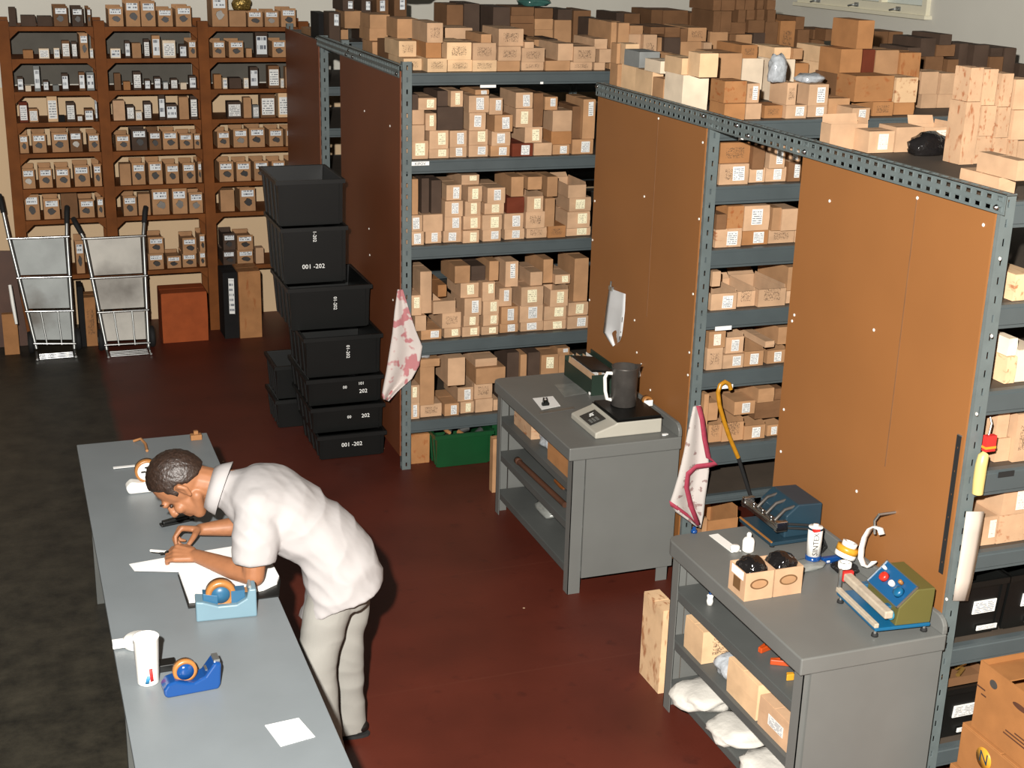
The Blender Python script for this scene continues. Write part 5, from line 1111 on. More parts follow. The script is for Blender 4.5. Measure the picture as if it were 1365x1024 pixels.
p = bz3(925, 710); o = MB().lathe([(.016, 0), (.016, .012), (.010, .014), (.008, .028), (.004, .03)], 14).build('bottle_cap', 'gloss_blue'); o.location = (p.x, p.y, BZ + .0005); tag(o, 'small blue cap on the bench under the rose-bordered cloth', 'cap')
# shelves of the near bench
a1, a2, a3 = sh3
def xsh(px, py, z): return P(px, py, 'z', z)
p = xsh(946, 806, a1); g = thing('small_bottle', 'tiny white bottle with blue top on the upper shelf of the sealer bench', 'bottle', (p.x, p.y, a1 + .0005)); MB().lathe([(.014, 0), (.016, .02), (.013, .034), (.016, .048), (.008, .052)], 14).build('bottle_body', 'white_plastic', g); MB().lathe([(.008, .052), (.008, .064)], 10).build('cap', 'gloss_blue', g)
mat('tool_orange', srgb(170, 66, 22), rough=.4, namt=.06)
for k, (px, py, r) in enumerate(((1022, 866, .3), (1042, 886, -.5))):
    p = xsh(px, py, a1); g = thing('orange_clamp', ['orange spring clamp on the upper shelf, farther from the near end', 'orange spring clamp on the upper shelf, nearest the near end'][k], 'clamp', (max(p.x, 2.88), p.y, a1 + .0005), 'orange clamps', r)
    bevel(MB().box((-.05, -.015, .0), (.05, .0, .025)).build('jaw', 'tool_orange', g), .004); bevel(MB().box((-.05, .004, .0), (.04, .018, .025), Matrix.Rotation(.25, 3, 'Z')).build('jaw', 'tool_orange', g), .004); MB().lathe([(.009, 0), (.009, .035)], 10, (.0, .0, 0)).build('pivot', 'rubber', g)
p = xsh(1052, 906, a1); o = bevel(MB().prism([(-.02, -.01), (.015, -.014), (.022, .006), (-.008, .014)], (0, .03)).build('yellow_wedge', 'tape_yellow'), .004); o.location = (max(p.x, 2.87), p.y, a1 + .0005); tag(o, 'yellow plastic wedge on the upper shelf of the sealer bench', 'wedge')
on_bench('carton', 2.84, 3.10, 4.98, 5.16, a2, .165, 'card_light_written', 'tan carton with printing on the middle shelf of the sealer bench, far end', 'box', 1)
bag('plastic_bag', (2.95, 4.86, a2 + .001), (.09, .08, .09), 'cloud_film', 'clear plastic bag between cartons on the middle shelf', seed=31)
on_bench('carton', 2.84, 3.12, 4.48, 4.74, a2, .17, 'card_light', 'pale carton with printed side on the middle shelf of the sealer bench', 'box', 4)
on_bench('carton', 2.84, 3.12, 4.22, 4.46, a2, .14, 'card_tan', 'tan carton with a white label on the middle shelf, near end', 'box', 5)
lo = obj('label', LABEL, 'label_white'); lo.parent = bpy.data.objects[[o.name for o in bpy.data.objects if o.get('label') == 'tan carton with a white label on the middle shelf, near end'][0]]; lo.location = (-.515, .4, .35); lo.rotation_euler = (0, 0, H2); lo.scale = (.5, .1, .35)
mat('bag_white', srgb(190, 186, 178), rough=.5, namt=.06, nscale=10, bump=.4, bscale=25)
bag('white_bag', (2.905, 5.05, a3 + .001), (.15, .125, .085), 'bag_white', 'crumpled white bag on the lowest shelf, far end of the sealer bench', seed=41)
bag('white_bag', (2.93, 4.745, a3 + .001), (.15, .13, .065), 'bag_white', 'flattened white bag in the middle of the lowest shelf', seed=44)
bag('white_bag', (2.915, 4.41, a3 + .001), (.15, .14, .085), 'bag_white', 'bulging white bag on the lowest shelf, near end', seed=47)
# flattened carton standing at the far end
o = obj('flat_carton', CLOSED[2], 'card_light_stained', label='folded tan carton standing on the floor at the far end of the sealer bench', cat='box'); p = P(880, 925, 'z', 0); o.location = (p.x + .03, max(p.y, 5.33), .001); o.scale = (.085, .22, .46)

# ------------------------------------------------------------------ on and beside the nearest rack post
st = thing('steel_strip', 'black slotted steel strip hanging upright on the near orange panel', 'strip', P(1266, 670, 'x', XB - .02).to_tuple()); L = local(st)
a, b = P(1279, 581, 'x', XB - .016), P(1254, 764, 'x', XB - .016)
m = MB(); perf_plate(m, L((XB - .016, a.y + .012, b.z)), (0, 0, 1), (0, -1, 0), a.z - b.z, .026, 1, .09, .01, .006, thick=-.003); o = m.build('strip', 'rubber', st); o.modifiers.new('t', 'SOLIDIFY').thickness = .003
MB().box(L((XB - .017, a.y - .014, a.z)), L((XB - .0125, a.y + .012, a.z + .004))).build('end_tab', 'zinc', st)
hd = thing('paint_brush', 'brush with cream handle and red ferrule hung on the nearest rack post', 'brush', P(1308, 630, 'y', YC - .03).to_tuple()); L = local(hd)
mat('cream_handle', srgb(196, 178, 112), rough=.4, namt=.04)
MB().tube([L(P(x, y, 'y', YC - .035)) for x, y in ((1303, 658), (1305, 640), (1308, 620), (1311, 608), (1314, 604))], [.022, .024, .024, .022, .014], 12).build('handle', 'cream_handle', hd)
c_ = [P(x, y, 'y', YC - .035) for x, y in ((1311, 602), (1324, 602), (1324, 580), (1312, 580))]; m = MB(); m.box(L((c_[0].x, YC - .045, c_[0].z)), L((c_[1].x, YC - .022, c_[2].z))); m.build('ferrule', 'mark_red', hd)
m = MB(); m.box(L((c_[0].x - .001, YC - .047, c_[0].z + .012)), L((c_[1].x + .001, YC - .020, c_[0].z + .022))); m.build('band', 'tape_yellow', hd)
MB().tube([L(P(1318, 580, 'y', YC - .03)), L(P(1322, 565, 'y', YC - .02)), L(P(1320, 556, 'y', YC - .008))], .004, 6).build('hook_wire', 'zinc', hd)
ps = thing('plastic_sheet', 'white plastic sheet taped round the nearest rack post', 'sheet', P(1290, 740, 'y', YC - .02).to_tuple()); L = local(ps)
rows = [[L(P(lx + (rx - lx) * i / 4, ly, 'y', YC - .012 - .012 * math.sin(i / 4 * math.pi))) for i in range(5)] for lx, rx, ly in ((1288, 1312, 682), (1284, 1308, 710), (1279, 1302, 745), (1274, 1296, 775), (1270, 1290, 801))]
MB().grid(rows, .0015).build('sheet', 'cloud_film', ps); mat('milky', srgb(190, 178, 166), rough=.4, namt=.04); ps.children[-1].data.materials[0] = MATS['milky']
for k, (x0, x1, zz, h, lb) in enumerate(((3.63, 3.86, .772, .27, 'black plastic parts bin with labels on the fifth shelf of the nearest rack'), (3.88, 4.12, .772, .27, 'second black plastic parts bin at the picture edge, nearest rack'), (3.60, 3.84, .277, .26, 'black plastic parts bin on the lowest shelf behind the big cartons'))):
    b_ = crate(x0, x1, YC + .05, .34, zz, zz + h, lb, [], name='parts_bin', cat='bin', group='black parts bins', ribs=2)
    w_ = x1 - x0
    for (u0, u1, v0, v1) in ((.35, .85, .22, .45), (.5, .95, .05, .13)):
        lo = obj('label', LABEL, 'label_white', b_); lo.location = ((u0 + u1) / 2 * w_ - w_/2, .009, v0 * h / .5 * .9); lo.scale = ((u1 - u0) * w_, .1, (v1 - v0) * h); lo.rotation_euler = (.08, 0, 0)
random.seed(77)
for k in range(10):
    p = Vector((3.62 + random.uniform(0, .24), YC + .08 + random.uniform(0, .12), .56 + .02 * (k % 3)))
mat('brass', srgb(150, 116, 60), rough=.35, metal=.6, namt=.15)
pt_ = thing('parts_tray', 'shallow tray of brass fittings on the low shelf of the nearest rack', 'tray', (3.73, YC + .06, .277 + .262)); m = MB(); m.box((-.12, 0, 0), (.12, .2, .006)).box((-.12, 0, .006), (.12, .005, .04)).box((-.12, .195, .006), (.12, .2, .04)).box((-.12, .005, .006), (-.115, .195, .04)).box((.115, .005, .006), (.12, .195, .04)); m.build('tray_body', 'card_brown', pt_)
for k in range(8):
    a = random.uniform(0, 3); c_ = Vector((-.08 + .022 * k, .05 + .03 * (k % 4), .03 + .012 * (k % 2))); dv = Vector((math.cos(a), math.sin(a), .1)) * .03; MB().tube([c_ - dv, c_ + dv], .010, 8).build('fitting', 'brass', pt_)
mat('carton_ochre', srgb(146, 98, 56), rough=.8, namt=.1, nscale=9, spec=.2)
# big cartons in the right foreground
def big(x0, x1, y0, y1, z0, z1, lb, op):
    t = thing('large_carton', lb, 'box', ((x0 + x1) / 2, (y0 + y1) / 2, z0 + .001), 'large cartons beside the nearest rack'); w_, d_, h = x1 - x0, y1 - y0, z1 - z0 - .002; m = MB(); q = .005
    if op:
        m.box((-w_/2, -d_/2, 0), (w_/2, d_/2, q)).box((-w_/2, -d_/2, q), (w_/2, -d_/2 + q, h)).box((-w_/2, d_/2 - q, q), (w_/2, d_/2, h)).box((-w_/2, -d_/2 + q, q), (-w_/2 + q, d_/2 - q, h)).box((w_/2 - q, -d_/2 + q, q), (w_/2, d_/2 - q, h)); m.build('carton_body', 'carton_ochre', t)
        fl_ = MB(); fl_.box((-w_/2 + q, d_/2 - .16, h - .02), (w_/2 - q, d_/2 - q, h - .015), Matrix.Rotation(-.12, 3, 'X')); fl_.build('flap', 'carton_ochre', t); MB().box((-w_/2 + q, -d_/2 + q, h - .03), (w_/2 - q, -d_/2 + .15, h - .025), Matrix.Rotation(.2, 3, 'X')).build('flap', 'carton_ochre', t)
    else:
        m.box((-w_/2, -d_/2, 0), (w_/2, d_/2, h - .006)); m.box((-w_/2, -d_/2, h - .006), (w_/2, -.004, h)); m.box((-w_/2, .004, h - .006), (w_/2, d_/2, h)); bevel(m.build('carton_body', 'carton_ochre', t), .006)
    return t, w_, d_, h
t, w_, d_, h = big(3.44, 3.9, 3.42, 3.94, 0, .40, 'lowest large carton standing on the floor at the right picture edge', False)
t, w_, d_, h = big(3.455, 3.9, 3.44, 3.92, .40, .60, 'middle large carton with a yellow round mark at the right picture edge', False)
dsc = MB().lathe([(.045, 0), (.045, .0012)], 24, (-w_/2 - .0015, d_/2 - .15, h * .62), Matrix.Rotation(-H2, 3, 'Y')).build('round_mark', 'tape_yellow', t); letters('N', .07, (-w_/2 - .003, d_/2 - .15, h * .62), (H2, 0, -H2), 'navy_steel', dsc)
t, w_, d_, h = big(3.47, 3.9, 3.46, 3.885, .60, .90, 'open large carton on top of the stack at the right picture edge', True)
X_ = -w_/2 - .001
MB().prism([(d_/2 - .09 + .022 * math.cos(a * math.pi / 8), h * .80 + .018 * math.sin(a * math.pi / 8)) for a in range(16)], (X_ - .0006, X_), lambda y, z, tt: (tt, y, z)).build('oval_mark', 'dark_steel', t)
MB().prism([(d_/2 - .25 + .045 * math.cos(a * math.pi / 8), h * .76 + .012 * math.sin(a * math.pi / 8)) for a in range(16)], (X_ - .0006, X_), lambda y, z, tt: (tt, y, z)).build('smudge_mark', 'dark_wood', t)
m = MB()
for k, (y0, ln, zz) in enumerate(((.36, .12, .36), (.34, .15, .31), (.31, .13, .26), (.05, .05, .62), (.06, .03, .54))): m.box((X_ - .0006, d_/2 - y0 + (0 if k < 3 else .0) - (ln if k > 2 else 0) * 0, h * zz), (X_, d_/2 - y0 + ln, h * zz + .006))
m.build('printed_lines', 'dark_wood', t, kind='stuff')
def top_at(x, y, lo=0, hi=9):
    return max([q[5] for q in PLACED if q[5] < hi and q[0] - .01 < x < q[1] + .01 and q[2] - .01 < y < q[3] + .01] + [lo]) + .001
def heap_bag(name, px, py, y, r, mt_, lb, seed, lo, cat='bag', dx=0, hi=9):
    x = P(px, py, 'y', y).x + dx; z0 = max(top_at(x + ox, y + oy, lo, hi) for ox in (-r[0] * .8, 0, r[0] * .8) for oy in (-r[1] * .8, 0, r[1] * .8)); bag(name, (x, y, z0), r, mt_, lb, cat, seed)
heap_bag('clear_bag', 1034, 120, YB + .10, (.05, .04, .15), 'cloud_film', 'clear plastic bag between cartons on the middle rack top', 61, 2.658)
heap_bag('clear_bag', 1080, 108, YB + .2, (.08, .07, .05), 'cloud_film', 'silvery plastic bag lying on a labelled carton on the middle rack top', 63, 2.658)
heap_bag('black_bag', 1240, 165, 5.27, (.10, .055, .10), 'black_film', 'shiny black bag on the nearest rack top behind open cartons', 66, 2.668, hi=2.95)
heap_bag('black_bag', 546, 20, 11.3, (.16, .12, .10), 'black_film', 'shiny black bag on the farthest rack above the heaped cartons', 68, 2.709)
mat('teal_film', srgb(50, 86, 80), rough=.2, namt=.2, bump=.4, bscale=30)
heap_bag('teal_bag', 712, 8, 9.85, (.12, .1, .06), 'teal_film', 'dark teal bag on top of stacked cartons on the far rack', 70, 2.709)
mat('glitter', srgb(140, 116, 60), rough=.3, metal=.6, namt=.5, nscale=60, bump=.9, bscale=60)
heap_bag('gold_bundle', 322, 6, 12.6, (.08, .07, .14), 'glitter', 'glittering gold bundle on top of the wooden wall shelving', 72, WZ[0], 'bundle')
heap_bag('clear_bag', 562, 530, 8.74, (.06, .05, .10), 'cloud_film', 'clear bag of parts on the lowest shelf of the far rack', 74, .348, hi=.8)
# more stock farther along the nearest rack
random.seed(99)
for li, zz in enumerate((2.262, 1.908, 1.565, 1.197)):
    x = 4.16
    for k in range(4):
        wd = random.uniform(.2, .3); hh = random.uniform(.14, .24)
        o = obj('carton', random.choice(CLOSED), random.choice(['card_tan', 'card_kraft', 'card_tan_written', 'card_orange']), label='carton farther right, %s of four on the %s shelf, nearest rack' % (ordn(k + 1), ordn(li + 1)), cat='box', group='cartons on the nearest rack')
        o.location = (x + wd / 2, YC + .06, zz + .001); o.scale = (wd, .35, hh); x += wd + .015
        if k % 2: lo = obj('label', LABEL, 'label_white', o); lo.location = (0, -.02, .2); lo.scale = (.4, .1, .5)

# ------------------------------------------------------------------ the man
from mathutils import noise as NZ
V = Vector
def capsule(mb, p0, r0, p1, r1, n=14, flat=None):
    """tapered capsule; flat = (direction, factor) squashes it along one axis"""
    p0, p1 = V(p0), V(p1); d = (p1 - p0); ln = d.length or 1e-6; d = d / ln
    a = d.cross(V((0, 0, 1)) if abs(d.z) < .9 else V((1, 0, 0))).normalized(); b = d.cross(a)
    rings = []
    for k in range(-4, 1): t = k / 4 * H2; rings.append((p0 + d * r0 * math.sin(t), r0 * math.cos(t)))
    for k in range(0, 5): t = k / 4 * H2; rings.append((p1 + d * r1 * math.sin(t), r1 * math.cos(t)))
    vs = []; c = (p0 + p1) / 2
    for q, r in rings:
        for i in range(n):
            v = (a * math.cos(2 * math.pi * i / n) + b * math.sin(2 * math.pi * i / n)) * max(r, 1e-4); w = q + v
            if flat: fd = V(flat[0]).normalized(); base = p0 + d * max(0, min(ln, (w - p0).dot(d))); w = w - fd * ((w - base).dot(fd)) * (1 - flat[1])
            vs.append(w)
    m = len(rings); fs = [(j * n + i, j * n + (i + 1) % n, (j + 1) * n + (i + 1) % n, (j + 1) * n + i) for j in range(m - 1) for i in range(n)]
    fs += [tuple(range(n))[::-1], tuple((m - 1) * n + i for i in range(n))]; mb.add(vs, fs, True)
def chain(mb, pts, rs, **k):
    for i in range(len(pts) - 1): capsule(mb, pts[i], rs[i], pts[i + 1], rs[i + 1], **k)
def ellipsoid(mb, c, ax, n=20, m=12):
    c = V(c); vs = []; fs = []
    for j in range(m + 1):
        t = math.pi * j / m
        for i in range(n):
            p = 2 * math.pi * i / n; vs.append(c + V(ax[0]) * math.sin(t) * math.cos(p) + V(ax[1]) * math.sin(t) * math.sin(p) + V(ax[2]) * max(-.9995, min(.9995, math.cos(t))))
    for j in range(m):
        for i in range(n): fs.append((j * n + i, (j + 1) * n + i, (j + 1) * n + (i + 1) % n, j * n + (i + 1) % n))
    mb.add(vs, fs, True)
def loft(mb, rings, n=32, cap=True, pw=2.1):
    """rings: (centre, axis a, axis b) with super-elliptic section"""
    vs = []
    for c, a, b in rings:
        for i in range(n):
            t = 2 * math.pi * i / n; cs, sn = math.cos(t), math.sin(t)
            vs.append(V(c) + V(a) * math.copysign(abs(cs) ** (2 / pw), cs) + V(b) * math.copysign(abs(sn) ** (2 / pw), sn))
    m = len(rings); fs = [(j * n + i, j * n + (i + 1) % n, (j + 1) * n + (i + 1) % n, (j + 1) * n + i) for j in range(m - 1) for i in range(n)]
    if cap: fs += [tuple(range(n))[::-1], tuple((m - 1) * n + i for i in range(n))]
    mb.add(vs, fs, True)
def fuse(mb, voxel, name, smooth=6, disp=None):
    """weld overlapping volumes into one continuous skin"""
    me = mb.mesh(name + '_src'); o = bpy.data.objects.new(name, me); COL.objects.link(o)
    bm = bmesh.new(); bm.from_mesh(me); bmesh.ops.recalc_face_normals(bm, faces=bm.faces); bm.to_mesh(me); bm.free()
    r = o.modifiers.new('r', 'REMESH'); r.mode = 'VOXEL'; r.voxel_size = voxel; r.use_smooth_shade = True
    if smooth: s_ = o.modifiers.new('s', 'SMOOTH'); s_.factor = .5; s_.iterations = smooth
    dg = bpy.context.evaluated_depsgraph_get(); dg.update(); out = bpy.data.meshes.new_from_object(o.evaluated_get(dg)); bpy.data.objects.remove(o); bpy.data.meshes.remove(me); out.name = name
    if disp:
        nrm = [v.normal.copy() for v in out.vertices]
        for v, n_ in zip(out.vertices, nrm): v.co += n_ * disp(v.co, n_)
    out.polygons.foreach_set('use_smooth', [True] * len(out.polygons)); out.update(); return out
mat('skin', srgb(142, 95, 65), rough=.5, namt=.06, nscale=40, spec=.35); mat('hair', srgb(40, 26, 18), rough=.5, namt=.35, nscale=90, bump=.5, bscale=70, spec=.6)
mat('shirt', srgb(156, 152, 151), rough=.85, namt=.02, bump=.35, bscale=11); mat('trousers', srgb(134, 132, 126), rough=.85, namt=.05, bump=.1, bscale=250); mat('shoe', srgb(18, 16, 15), rough=.35, namt=.1)
mat('eye_white', srgb(200, 190, 180), rough=.3, namt=0)
fdir = V((-.906, .423, 0)); ldir = V((-.423, -.906, 0)); up = V((0, 0, 1))
pel = P(457, 752, 'y', 5.40); wst = P(431, 716, 'y', 5.45); cst = P(368, 677, 'y', 5.53); nkb = P(306, 652, 'y', 5.60)
hipL, hipR = pel + ldir * .095 + V((-.02, 0, -.01)), pel - ldir * .095 + V((.02, 0, -.01))
footR = P(466, 980, 'z', .0); footR = V((footR.x, footR.y, 0)); kneeR = V((1.275, 5.475, .50)); ankR = V((footR.x - .005, footR.y + .01, .085))
kneeL = V((1.10, 5.27, .52)); ankL = V((1.13, 5.25, .085)); footL = V((1.13, 5.25, 0))
shL = P(342, 678, 'y', 5.37); shR = V((.965, 5.72, 1.25)); elL = P(338, 768, 'z', .968); elR = V((.90, 5.85, .965))
wrL = P(262, 741, 'z', .962); wrR = P(268, 706, 'z', .975)
# head frame
C0 = P(243, 646, 'y', 5.645); pitch = math.radians(58); yawh = math.radians(14)
fh = (Matrix.Rotation(yawh, 3, 'Z') @ fdir); FW = (fh * math.cos(pitch) - up * math.sin(pitch)).normalized(); UP = (fh * math.sin(pitch) + up * math.cos(pitch)).normalized(); LF = UP.cross(FW).normalized()
HS = 1.22
def hp(f, l, u): return C0 + (FW * f + LF * l + UP * u) * HS
body = MB()
# head: skull, face, jaw, nose, lips, brow, ears, neck
ellipsoid(body, hp(-.012, 0, .028), (FW * .098 * HS, LF * .078 * HS, UP * .098 * HS))
ellipsoid(body, hp(.030, 0, -.045), (FW * .062 * HS, LF * .062 * HS, UP * .075 * HS))
capsule(body, hp(.050, .022, -.098), .024 * HS, hp(.050, -.022, -.098), .024 * HS)
capsule(body, hp(-.01, .052, -.055), .022 * HS, hp(.048, .028, -.098), .020 * HS); capsule(body, hp(-.01, -.052, -.055), .022 * HS, hp(.048, -.028, -.098), .020 * HS)
capsule(body, hp(.082, .036, .018), .014 * HS, hp(.086, -.036, .018), .014 * HS)
capsule(body, hp(.088, 0, .010), .010 * HS, hp(.112, 0, -.032), .014 * HS); capsule(body, hp(.104, .010, -.036), .009 * HS, hp(.104, -.010, -.036), .009 * HS)
capsule(body, hp(.082, .016, -.064), .009 * HS, hp(.082, -.016, -.064), .009 * HS); capsule(body, hp(.079, .014, -.077), .010 * HS, hp(.079, -.014, -.077), .010 * HS)
capsule(body, hp(.062, .045, -.030), .022 * HS, hp(.062, .040, -.032), .022 * HS); capsule(body, hp(.062, -.045, -.030), .022 * HS, hp(.062, -.040, -.032), .022 * HS)
for sg in (1, -1):
    chain(body, [hp(-.008, sg * .078, .022), hp(-.022, sg * .088, .020), hp(-.028, sg * .088, -.005), hp(-.012, sg * .080, -.030)], [.007 * HS, .009 * HS, .008 * HS, .008 * HS])
    capsule(body, hp(-.012, sg * .076, .01), .010 * HS, hp(-.010, sg * .076, -.02), .008 * HS)
chain(body, [hp(-.035, 0, -.03), hp(-.055, 0, -.09), nkb + V((.03, 0, .0))], [.058 * HS, .056 * HS, .066 * HS])
# trunk under the shirt
chain(body, [pel, wst, cst], [.13, .115, .13]); sbL, sbR = shL.lerp(cst.lerp(nkb, .45), .35) - V((0, 0, .03)), shR.lerp(cst.lerp(nkb, .45), .35) - V((0, 0, .03)); capsule(body, sbL, .05, sbR, .05); capsule(body, cst, .12, nkb, .06)
# arms
chain(body, [sbL, elL.lerp(shL, .5), elL], [.052, .054, .047]); chain(body, [elL, elL.lerp(wrL, .35), wrL], [.045, .049, .031], flat=(up, .92))
chain(body, [sbR, elR.lerp(shR, .5), elR], [.052, .054, .045]); chain(body, [elR, elR.lerp(wrR, .35), wrR], [.043, .046, .030], flat=(up, .92))
# legs
for h_, k_, a_ in ((hipL, kneeL, ankL), (hipR, kneeR, ankR)): chain(body, [h_, k_, a_], [.08, .06, .042])
capsule(body, hipL, .085, hipR, .085)
def hand(mb, W, d, n, thumb, curls, S=1.12, spread=.0, thumb_dir=None):
    """W wrist, d towards knuckles, n back of the hand, thumb = side sign along d x n"""
    d = V(d).normalized(); n = (V(n) - d * V(n).dot(d)).normalized(); s_ = d.cross(n).normalized() * thumb
    # palm
    for k in range(4): o_ = s_ * (.030 - .020 * k) * S; capsule(mb, W + d * .012 * S + o_ * .55, .014 * S, W + d * (.088 - .004 * abs(k - 1)) * S + o_, .0125 * S)
    lens = [(.042, .026, .020), (.046, .029, .021), (.043, .027, .020), (.034, .021, .018)]
    tips = []
    for k in range(4):
        b_ = W + d * (.090 - .004 * abs(k - 1)) * S + s_ * (.030 - .020 * k) * S; ang = 0; p = b_; r = [.0098, .0088, .0080, .0068]
        for j in range(3):
            ang += math.radians(curls[k][j]); dd = (d * math.cos(ang) - n * math.sin(ang) + s_ * spread * (1 - k) * .1).normalized(); q = p + dd * lens[k][j] * S
            capsule(mb, p, r[j] * S, q, r[j + 1] * S); p = q
        tips.append(p)
    td = thumb_dir if thumb_dir is not None else (d * .75 + s_ * .6 - n * .35)
    td = V(td).normalized(); t0 = W + d * .022 * S + s_ * .026 * S - n * .004 * S; t1 = t0 + (td * .7 + s_ * .3).normalized() * .042 * S; t2 = t1 + td * .034 * S; t3 = t2 + (td * .9 - s_ * .25).normalized() * .027 * S
    chain(mb, [t0, t1, t2, t3], [.015 * S, .0125 * S, .0105 * S, .0085 * S]); return tips, t3
dL = (P(231, 737, 'z', .972) - wrL); tipsL, thL = hand(body, wrL, dL, V((-.15, -.45, .9)), 1, [(48, 75, 40), (45, 80, 45), (40, 78, 45), (30, 60, 40)], thumb_dir=dL.normalized() * .85 + V((.0, .35, -.25)))
dR = (P(234, 704, 'z', 1.0) - wrR); tipsR, thR = hand(body, wrR, dR, V((-.25, .35, .9)), -1, [(58, 42, 20), (66, 45, 25), (74, 55, 30), (80, 62, 35)], thumb_dir=V((-.55, -.75, -.35)))
man = thing('person', 'man in white short-sleeved shirt and grey trousers bent writing over the packing table', 'person', ((footR.x + footL.x) / 2, (footR.y + footL.y) / 2, 0)); L = local(man)
def put(me, name, mt_):
    for v in me.vertices: v.co = L(v.co)
    me.materials.clear(); return obj(name, me, mt_, man)
put(fuse(body, .0052, 'body', 4), 'body', 'skin')
# shirt: trunk loft + two sleeves + collar, one cloth surface
ax0 = (wst - pel).normalized(); ax1 = (cst - wst).normalized(); ax2 = (nkb - cst).normalized()
def ring(c, ax, la, db): b = ax.cross(ldir).normalized(); a = b.cross(ax).normalized(); return (c, a * la, b * db)
sh = MB()
loft(sh, [ring(pel - ax0 * .14 + V((-.085, .01, -.04)), (ax0 * .7 - fdir * .1 + up * .2).normalized(), .200, .210), ring(pel - ax0 * .07 + V((-.05, 0, -.01)), ax0, .202, .195), ring(pel + V((-.02, 0, 0)), ax0, .202, .172), ring(wst, (ax0 + ax1).normalized(), .195, .145), ring(wst.lerp(cst, .5), ax1, .20, .150), ring(cst, (ax1 + ax2).normalized(), .212, .150), ring(cst.lerp(nkb, .5), ax2, .205, .125), ring(cst.lerp(nkb, .85), ax2, .15, .098), ring(nkb + ax2 * .02, ax2, .085, .082)])
for S_, E_ in ((shL, elL), (shR, elR)):
    e = S_.lerp(E_, .80); ax = (e - S_).normalized(); b = ax.cross(V((0, 1, 0))).normalized(); a = b.cross(ax)
    ci = cst.lerp(nkb, .45)
    S2 = S_.lerp(ci, .24); capsule(sh, S2, .088, ci, .13); capsule(sh, S2, .088, S_.lerp(e, .45), .090)
    loft(sh, [(S_.lerp(ci, .55), a * .10, b * .10), (S_.lerp(ci, .25), a * .08, b * .085), (S_.lerp(e, .35), a * .088, b * .10), (S_.lerp(e, .7), a * .090, b * .099), (e, a * .092, b * .096)], 24)
db_ = ax2.cross(ldir).normalized()
if db_.z < 0: db_ = -db_
ellipsoid(sh, cst.lerp(nkb, .22) + db_ * .04, (ldir * .235, db_ * .118, ax2 * .17)); ellipsoid(sh, wst.lerp(cst, .65) + db_ * .03, (ldir * .205, db_ * .135, ax1 * .2))
cl = (nkb - cst).normalized(); cdir = (C0 - nkb).normalized()
loft(sh, [ring(nkb - ax2 * .03, ax2, .098, .092), ring(nkb + cdir * .03, (ax2 + cdir).normalized(), .086, .084), ring(nkb + cdir * .075, cdir, .084, .084)])
def wrinkle(p, n):
    q = V(p); t = (q - pel).dot((nkb - pel).normalized())
    a = NZ.noise(V((q.x * 9 + q.z * 5, q.y * 5, q.z * 7 - q.x * 6))); b = 1 - abs(NZ.noise(V((q.x * 6 - q.z * 9, q.y * 4 + 3, q.z * 4 + q.x * 5))))
    c = 1 - abs(NZ.noise(V((q.x * 10 + q.y * 4, q.z * 14 + q.x * 9, 7))))
    wgt = .35 + .65 * max(0, min(1, 1 - (t - .05) / .45)); return (.006 * a + .020 * (b - .80)) * wgt + .007 * (c - .80)
put(fuse(sh, .008, 'shirt', 14, wrinkle), 'shirt', 'shirt')
# turned-down collar leaf
m = MB(); rows = []
for j, (k, rr) in enumerate(((.085, .090), (.060, .106), (.022, .122))):
    c_, a_, b_ = ring(nkb + cdir * k, (ax2 + cdir * (.4 + .3 * (2 - j))).normalized(), rr, rr * .98); rows.append([L(V(c_) + V(a_) * math.cos(t) + V(b_) * math.sin(t)) for t in [math.radians(-62 + 304 * i / 24) for i in range(25)]])
m.grid(rows, .003).build('collar', 'shirt', man)
# trousers
tr = MB()
loft(tr, [ring(pel + ax0 * .05, ax0, .17, .13), ring(pel, ax0, .185, .145), ring(pel - V((0, 0, .10)), (ax0 + up).normalized(), .18, .14), ring(pel - V((0, 0, .17)), up, .16, .125)])
for h_, k_, a_ in ((hipL, kneeL, ankL), (hipR, kneeR, ankR)):
    kk = (a_ - h_).normalized(); b0 = V((0, 1, 0)); pts = [(h_, .09, .105), (h_.lerp(k_, .35), .094, .110), (h_.lerp(k_, .75), .085, .098), (k_, .078, .09), (k_.lerp(a_, .35), .074, .086), (k_.lerp(a_, .75), .072, .084), (a_ - V((0, 0, .055)), .076, .095)]
    loft(tr, [(c, V((0, 1, 0)) * la, V((1, 0, 0)) * fb) for c, la, fb in pts], 24)
def tw(p, n):
    q = V(p); a = NZ.noise(V((q.x * 6, q.y * 6, q.z * 11))); b = 1 - abs(NZ.noise(V((q.x * 7 + q.z * 5, q.y * 5, q.z * 8 + 4)))); return .006 * a + .009 * (b - .75) - .004
put(fuse(tr, .008, 'trousers', 5, tw), 'trousers', 'trousers')
tf = V((-.96, .28, 0)).normalized(); ts = V((-.28, -.96, 0))
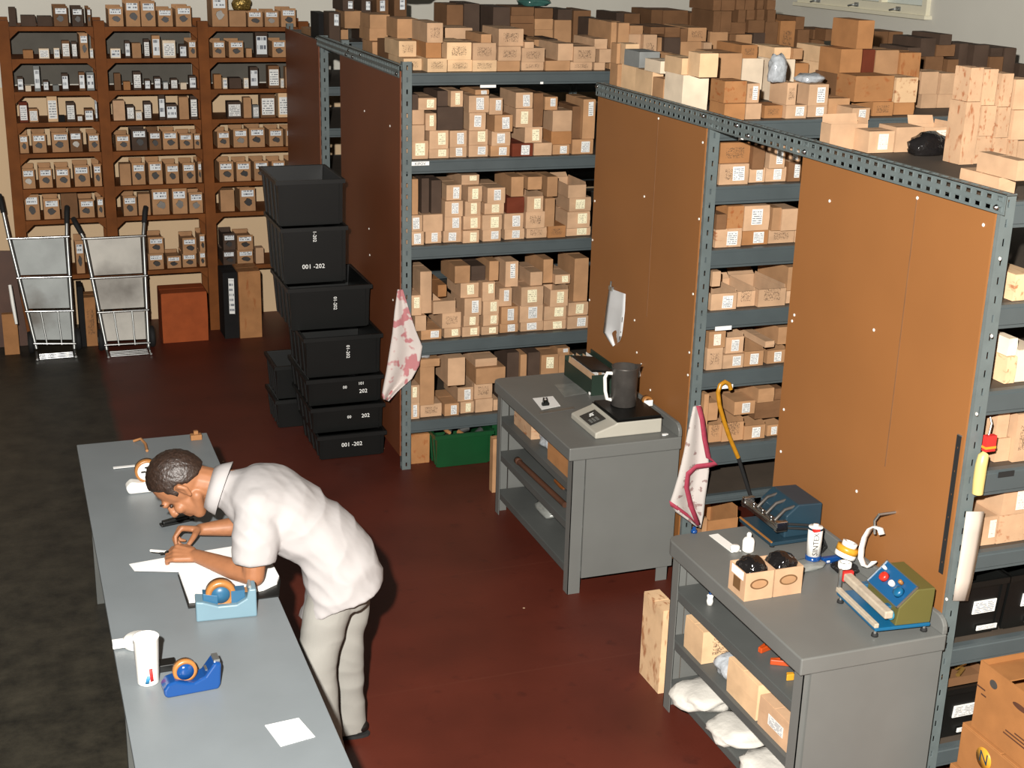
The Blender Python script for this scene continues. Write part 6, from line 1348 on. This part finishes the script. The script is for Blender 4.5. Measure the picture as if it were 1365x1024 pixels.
for nm, F0 in (('shoe', footR), ('shoe', footL)):
    s_ = MB(); hl = F0 - tf * .05
    chain(s_, [hl + up * .05, hl + tf * .10 + up * .05, hl + tf * .21 + up * .04, hl + tf * .265 + up * .034], [.040, .044, .045, .033], flat=(up, .8))
    me = fuse(s_, .006, 'shoe', 3)
    for v in me.vertices: v.co.z = max(v.co.z, .012)
    so = put(me, 'shoe', 'shoe')
    sl = MB(); poly = []
    for t in range(20):
        a = 2 * math.pi * t / 20; poly.append((math.cos(a), math.sin(a)))
    sl.prism([(L(hl + tf * (.11 + .155 * c_) + ts * .047 * s2).x, L(hl + tf * (.11 + .155 * c_) + ts * .047 * s2).y) for c_, s2 in poly], (.001, .016)); sl.build('sole', 'rubber', so)
# hair cap with a real hairline
hm = MB(); n, m_ = 64, 40; vs = []; fs = []
def hairline(f):
    k = [(-1, -.55), (-.6, -.50), (-.25, -.30), (-.05, -.02), (.12, -.02), (.2, -.30), (.34, -.28), (.42, .22), (.62, .42), (.75, .52), (1.01, .58)]
    for (a, b), (c, d) in zip(k, k[1:]):
        if a <= f <= c: return b + (d - b) * (f - a) / (c - a)
    return .6
for j in range(m_ + 1):
    t = math.pi * j / m_
    for i in range(n):
        p = 2 * math.pi * i / n; nf, nl, nu = math.sin(t) * math.cos(p), math.sin(t) * math.sin(p), math.cos(t)
        e = nu - hairline(nf); k = 1.075 + .03 * NZ.noise(V((nf, nl, nu)) * 9) + .02 * NZ.noise(V((nf, nl, nu)) * 22) if e > .04 else (1.0 if e > 0 else .88)
        if nu > .2: k += .03 * (nu - .2)
        vs.append(L(hp(-.012 + .098 * nf * k, .078 * nl * k, .028 + .098 * nu * k)))
for j in range(m_):
    for i in range(n): fs.append((j * n + i, (j + 1) * n + i, (j + 1) * n + (i + 1) % n, j * n + (i + 1) % n))
hm.add(vs, fs, True); hm.build('hair', 'hair', man)
for sg in (1, -1):
    e = MB(); ellipsoid(e, L(hp(.0755, sg * .031, -.002)), (FW * .009 * HS, LF * .013 * HS, UP * .006 * HS), 12, 8); e.build('eye', 'hair', man)
    MB().tube([L(hp(.096, sg * .016, .024)), L(hp(.094, sg * .034, .029)), L(hp(.082, sg * .050, .024))], [.004, .005, .003], 6).build('eyebrow', 'hair', man)
# pen held between the hands
p0, p1 = P(201, 734, 'z', .955), P(224, 736, 'z', .975)
pn = thing('pen', 'white pen with dark tip held in the man\'s hands', 'pen', p0.to_tuple()); L = local(pn); MB().tube([L(p0), L(p0.lerp(p1, .85))], .006, 8).build('barrel', 'white_plastic', pn); MB().tube([L(p0.lerp(p1, .5) - V((0, .008, .006))), L(p1 + V((0, 0, .002)))], .0045, 8).build('clip', 'black_plastic', pn)
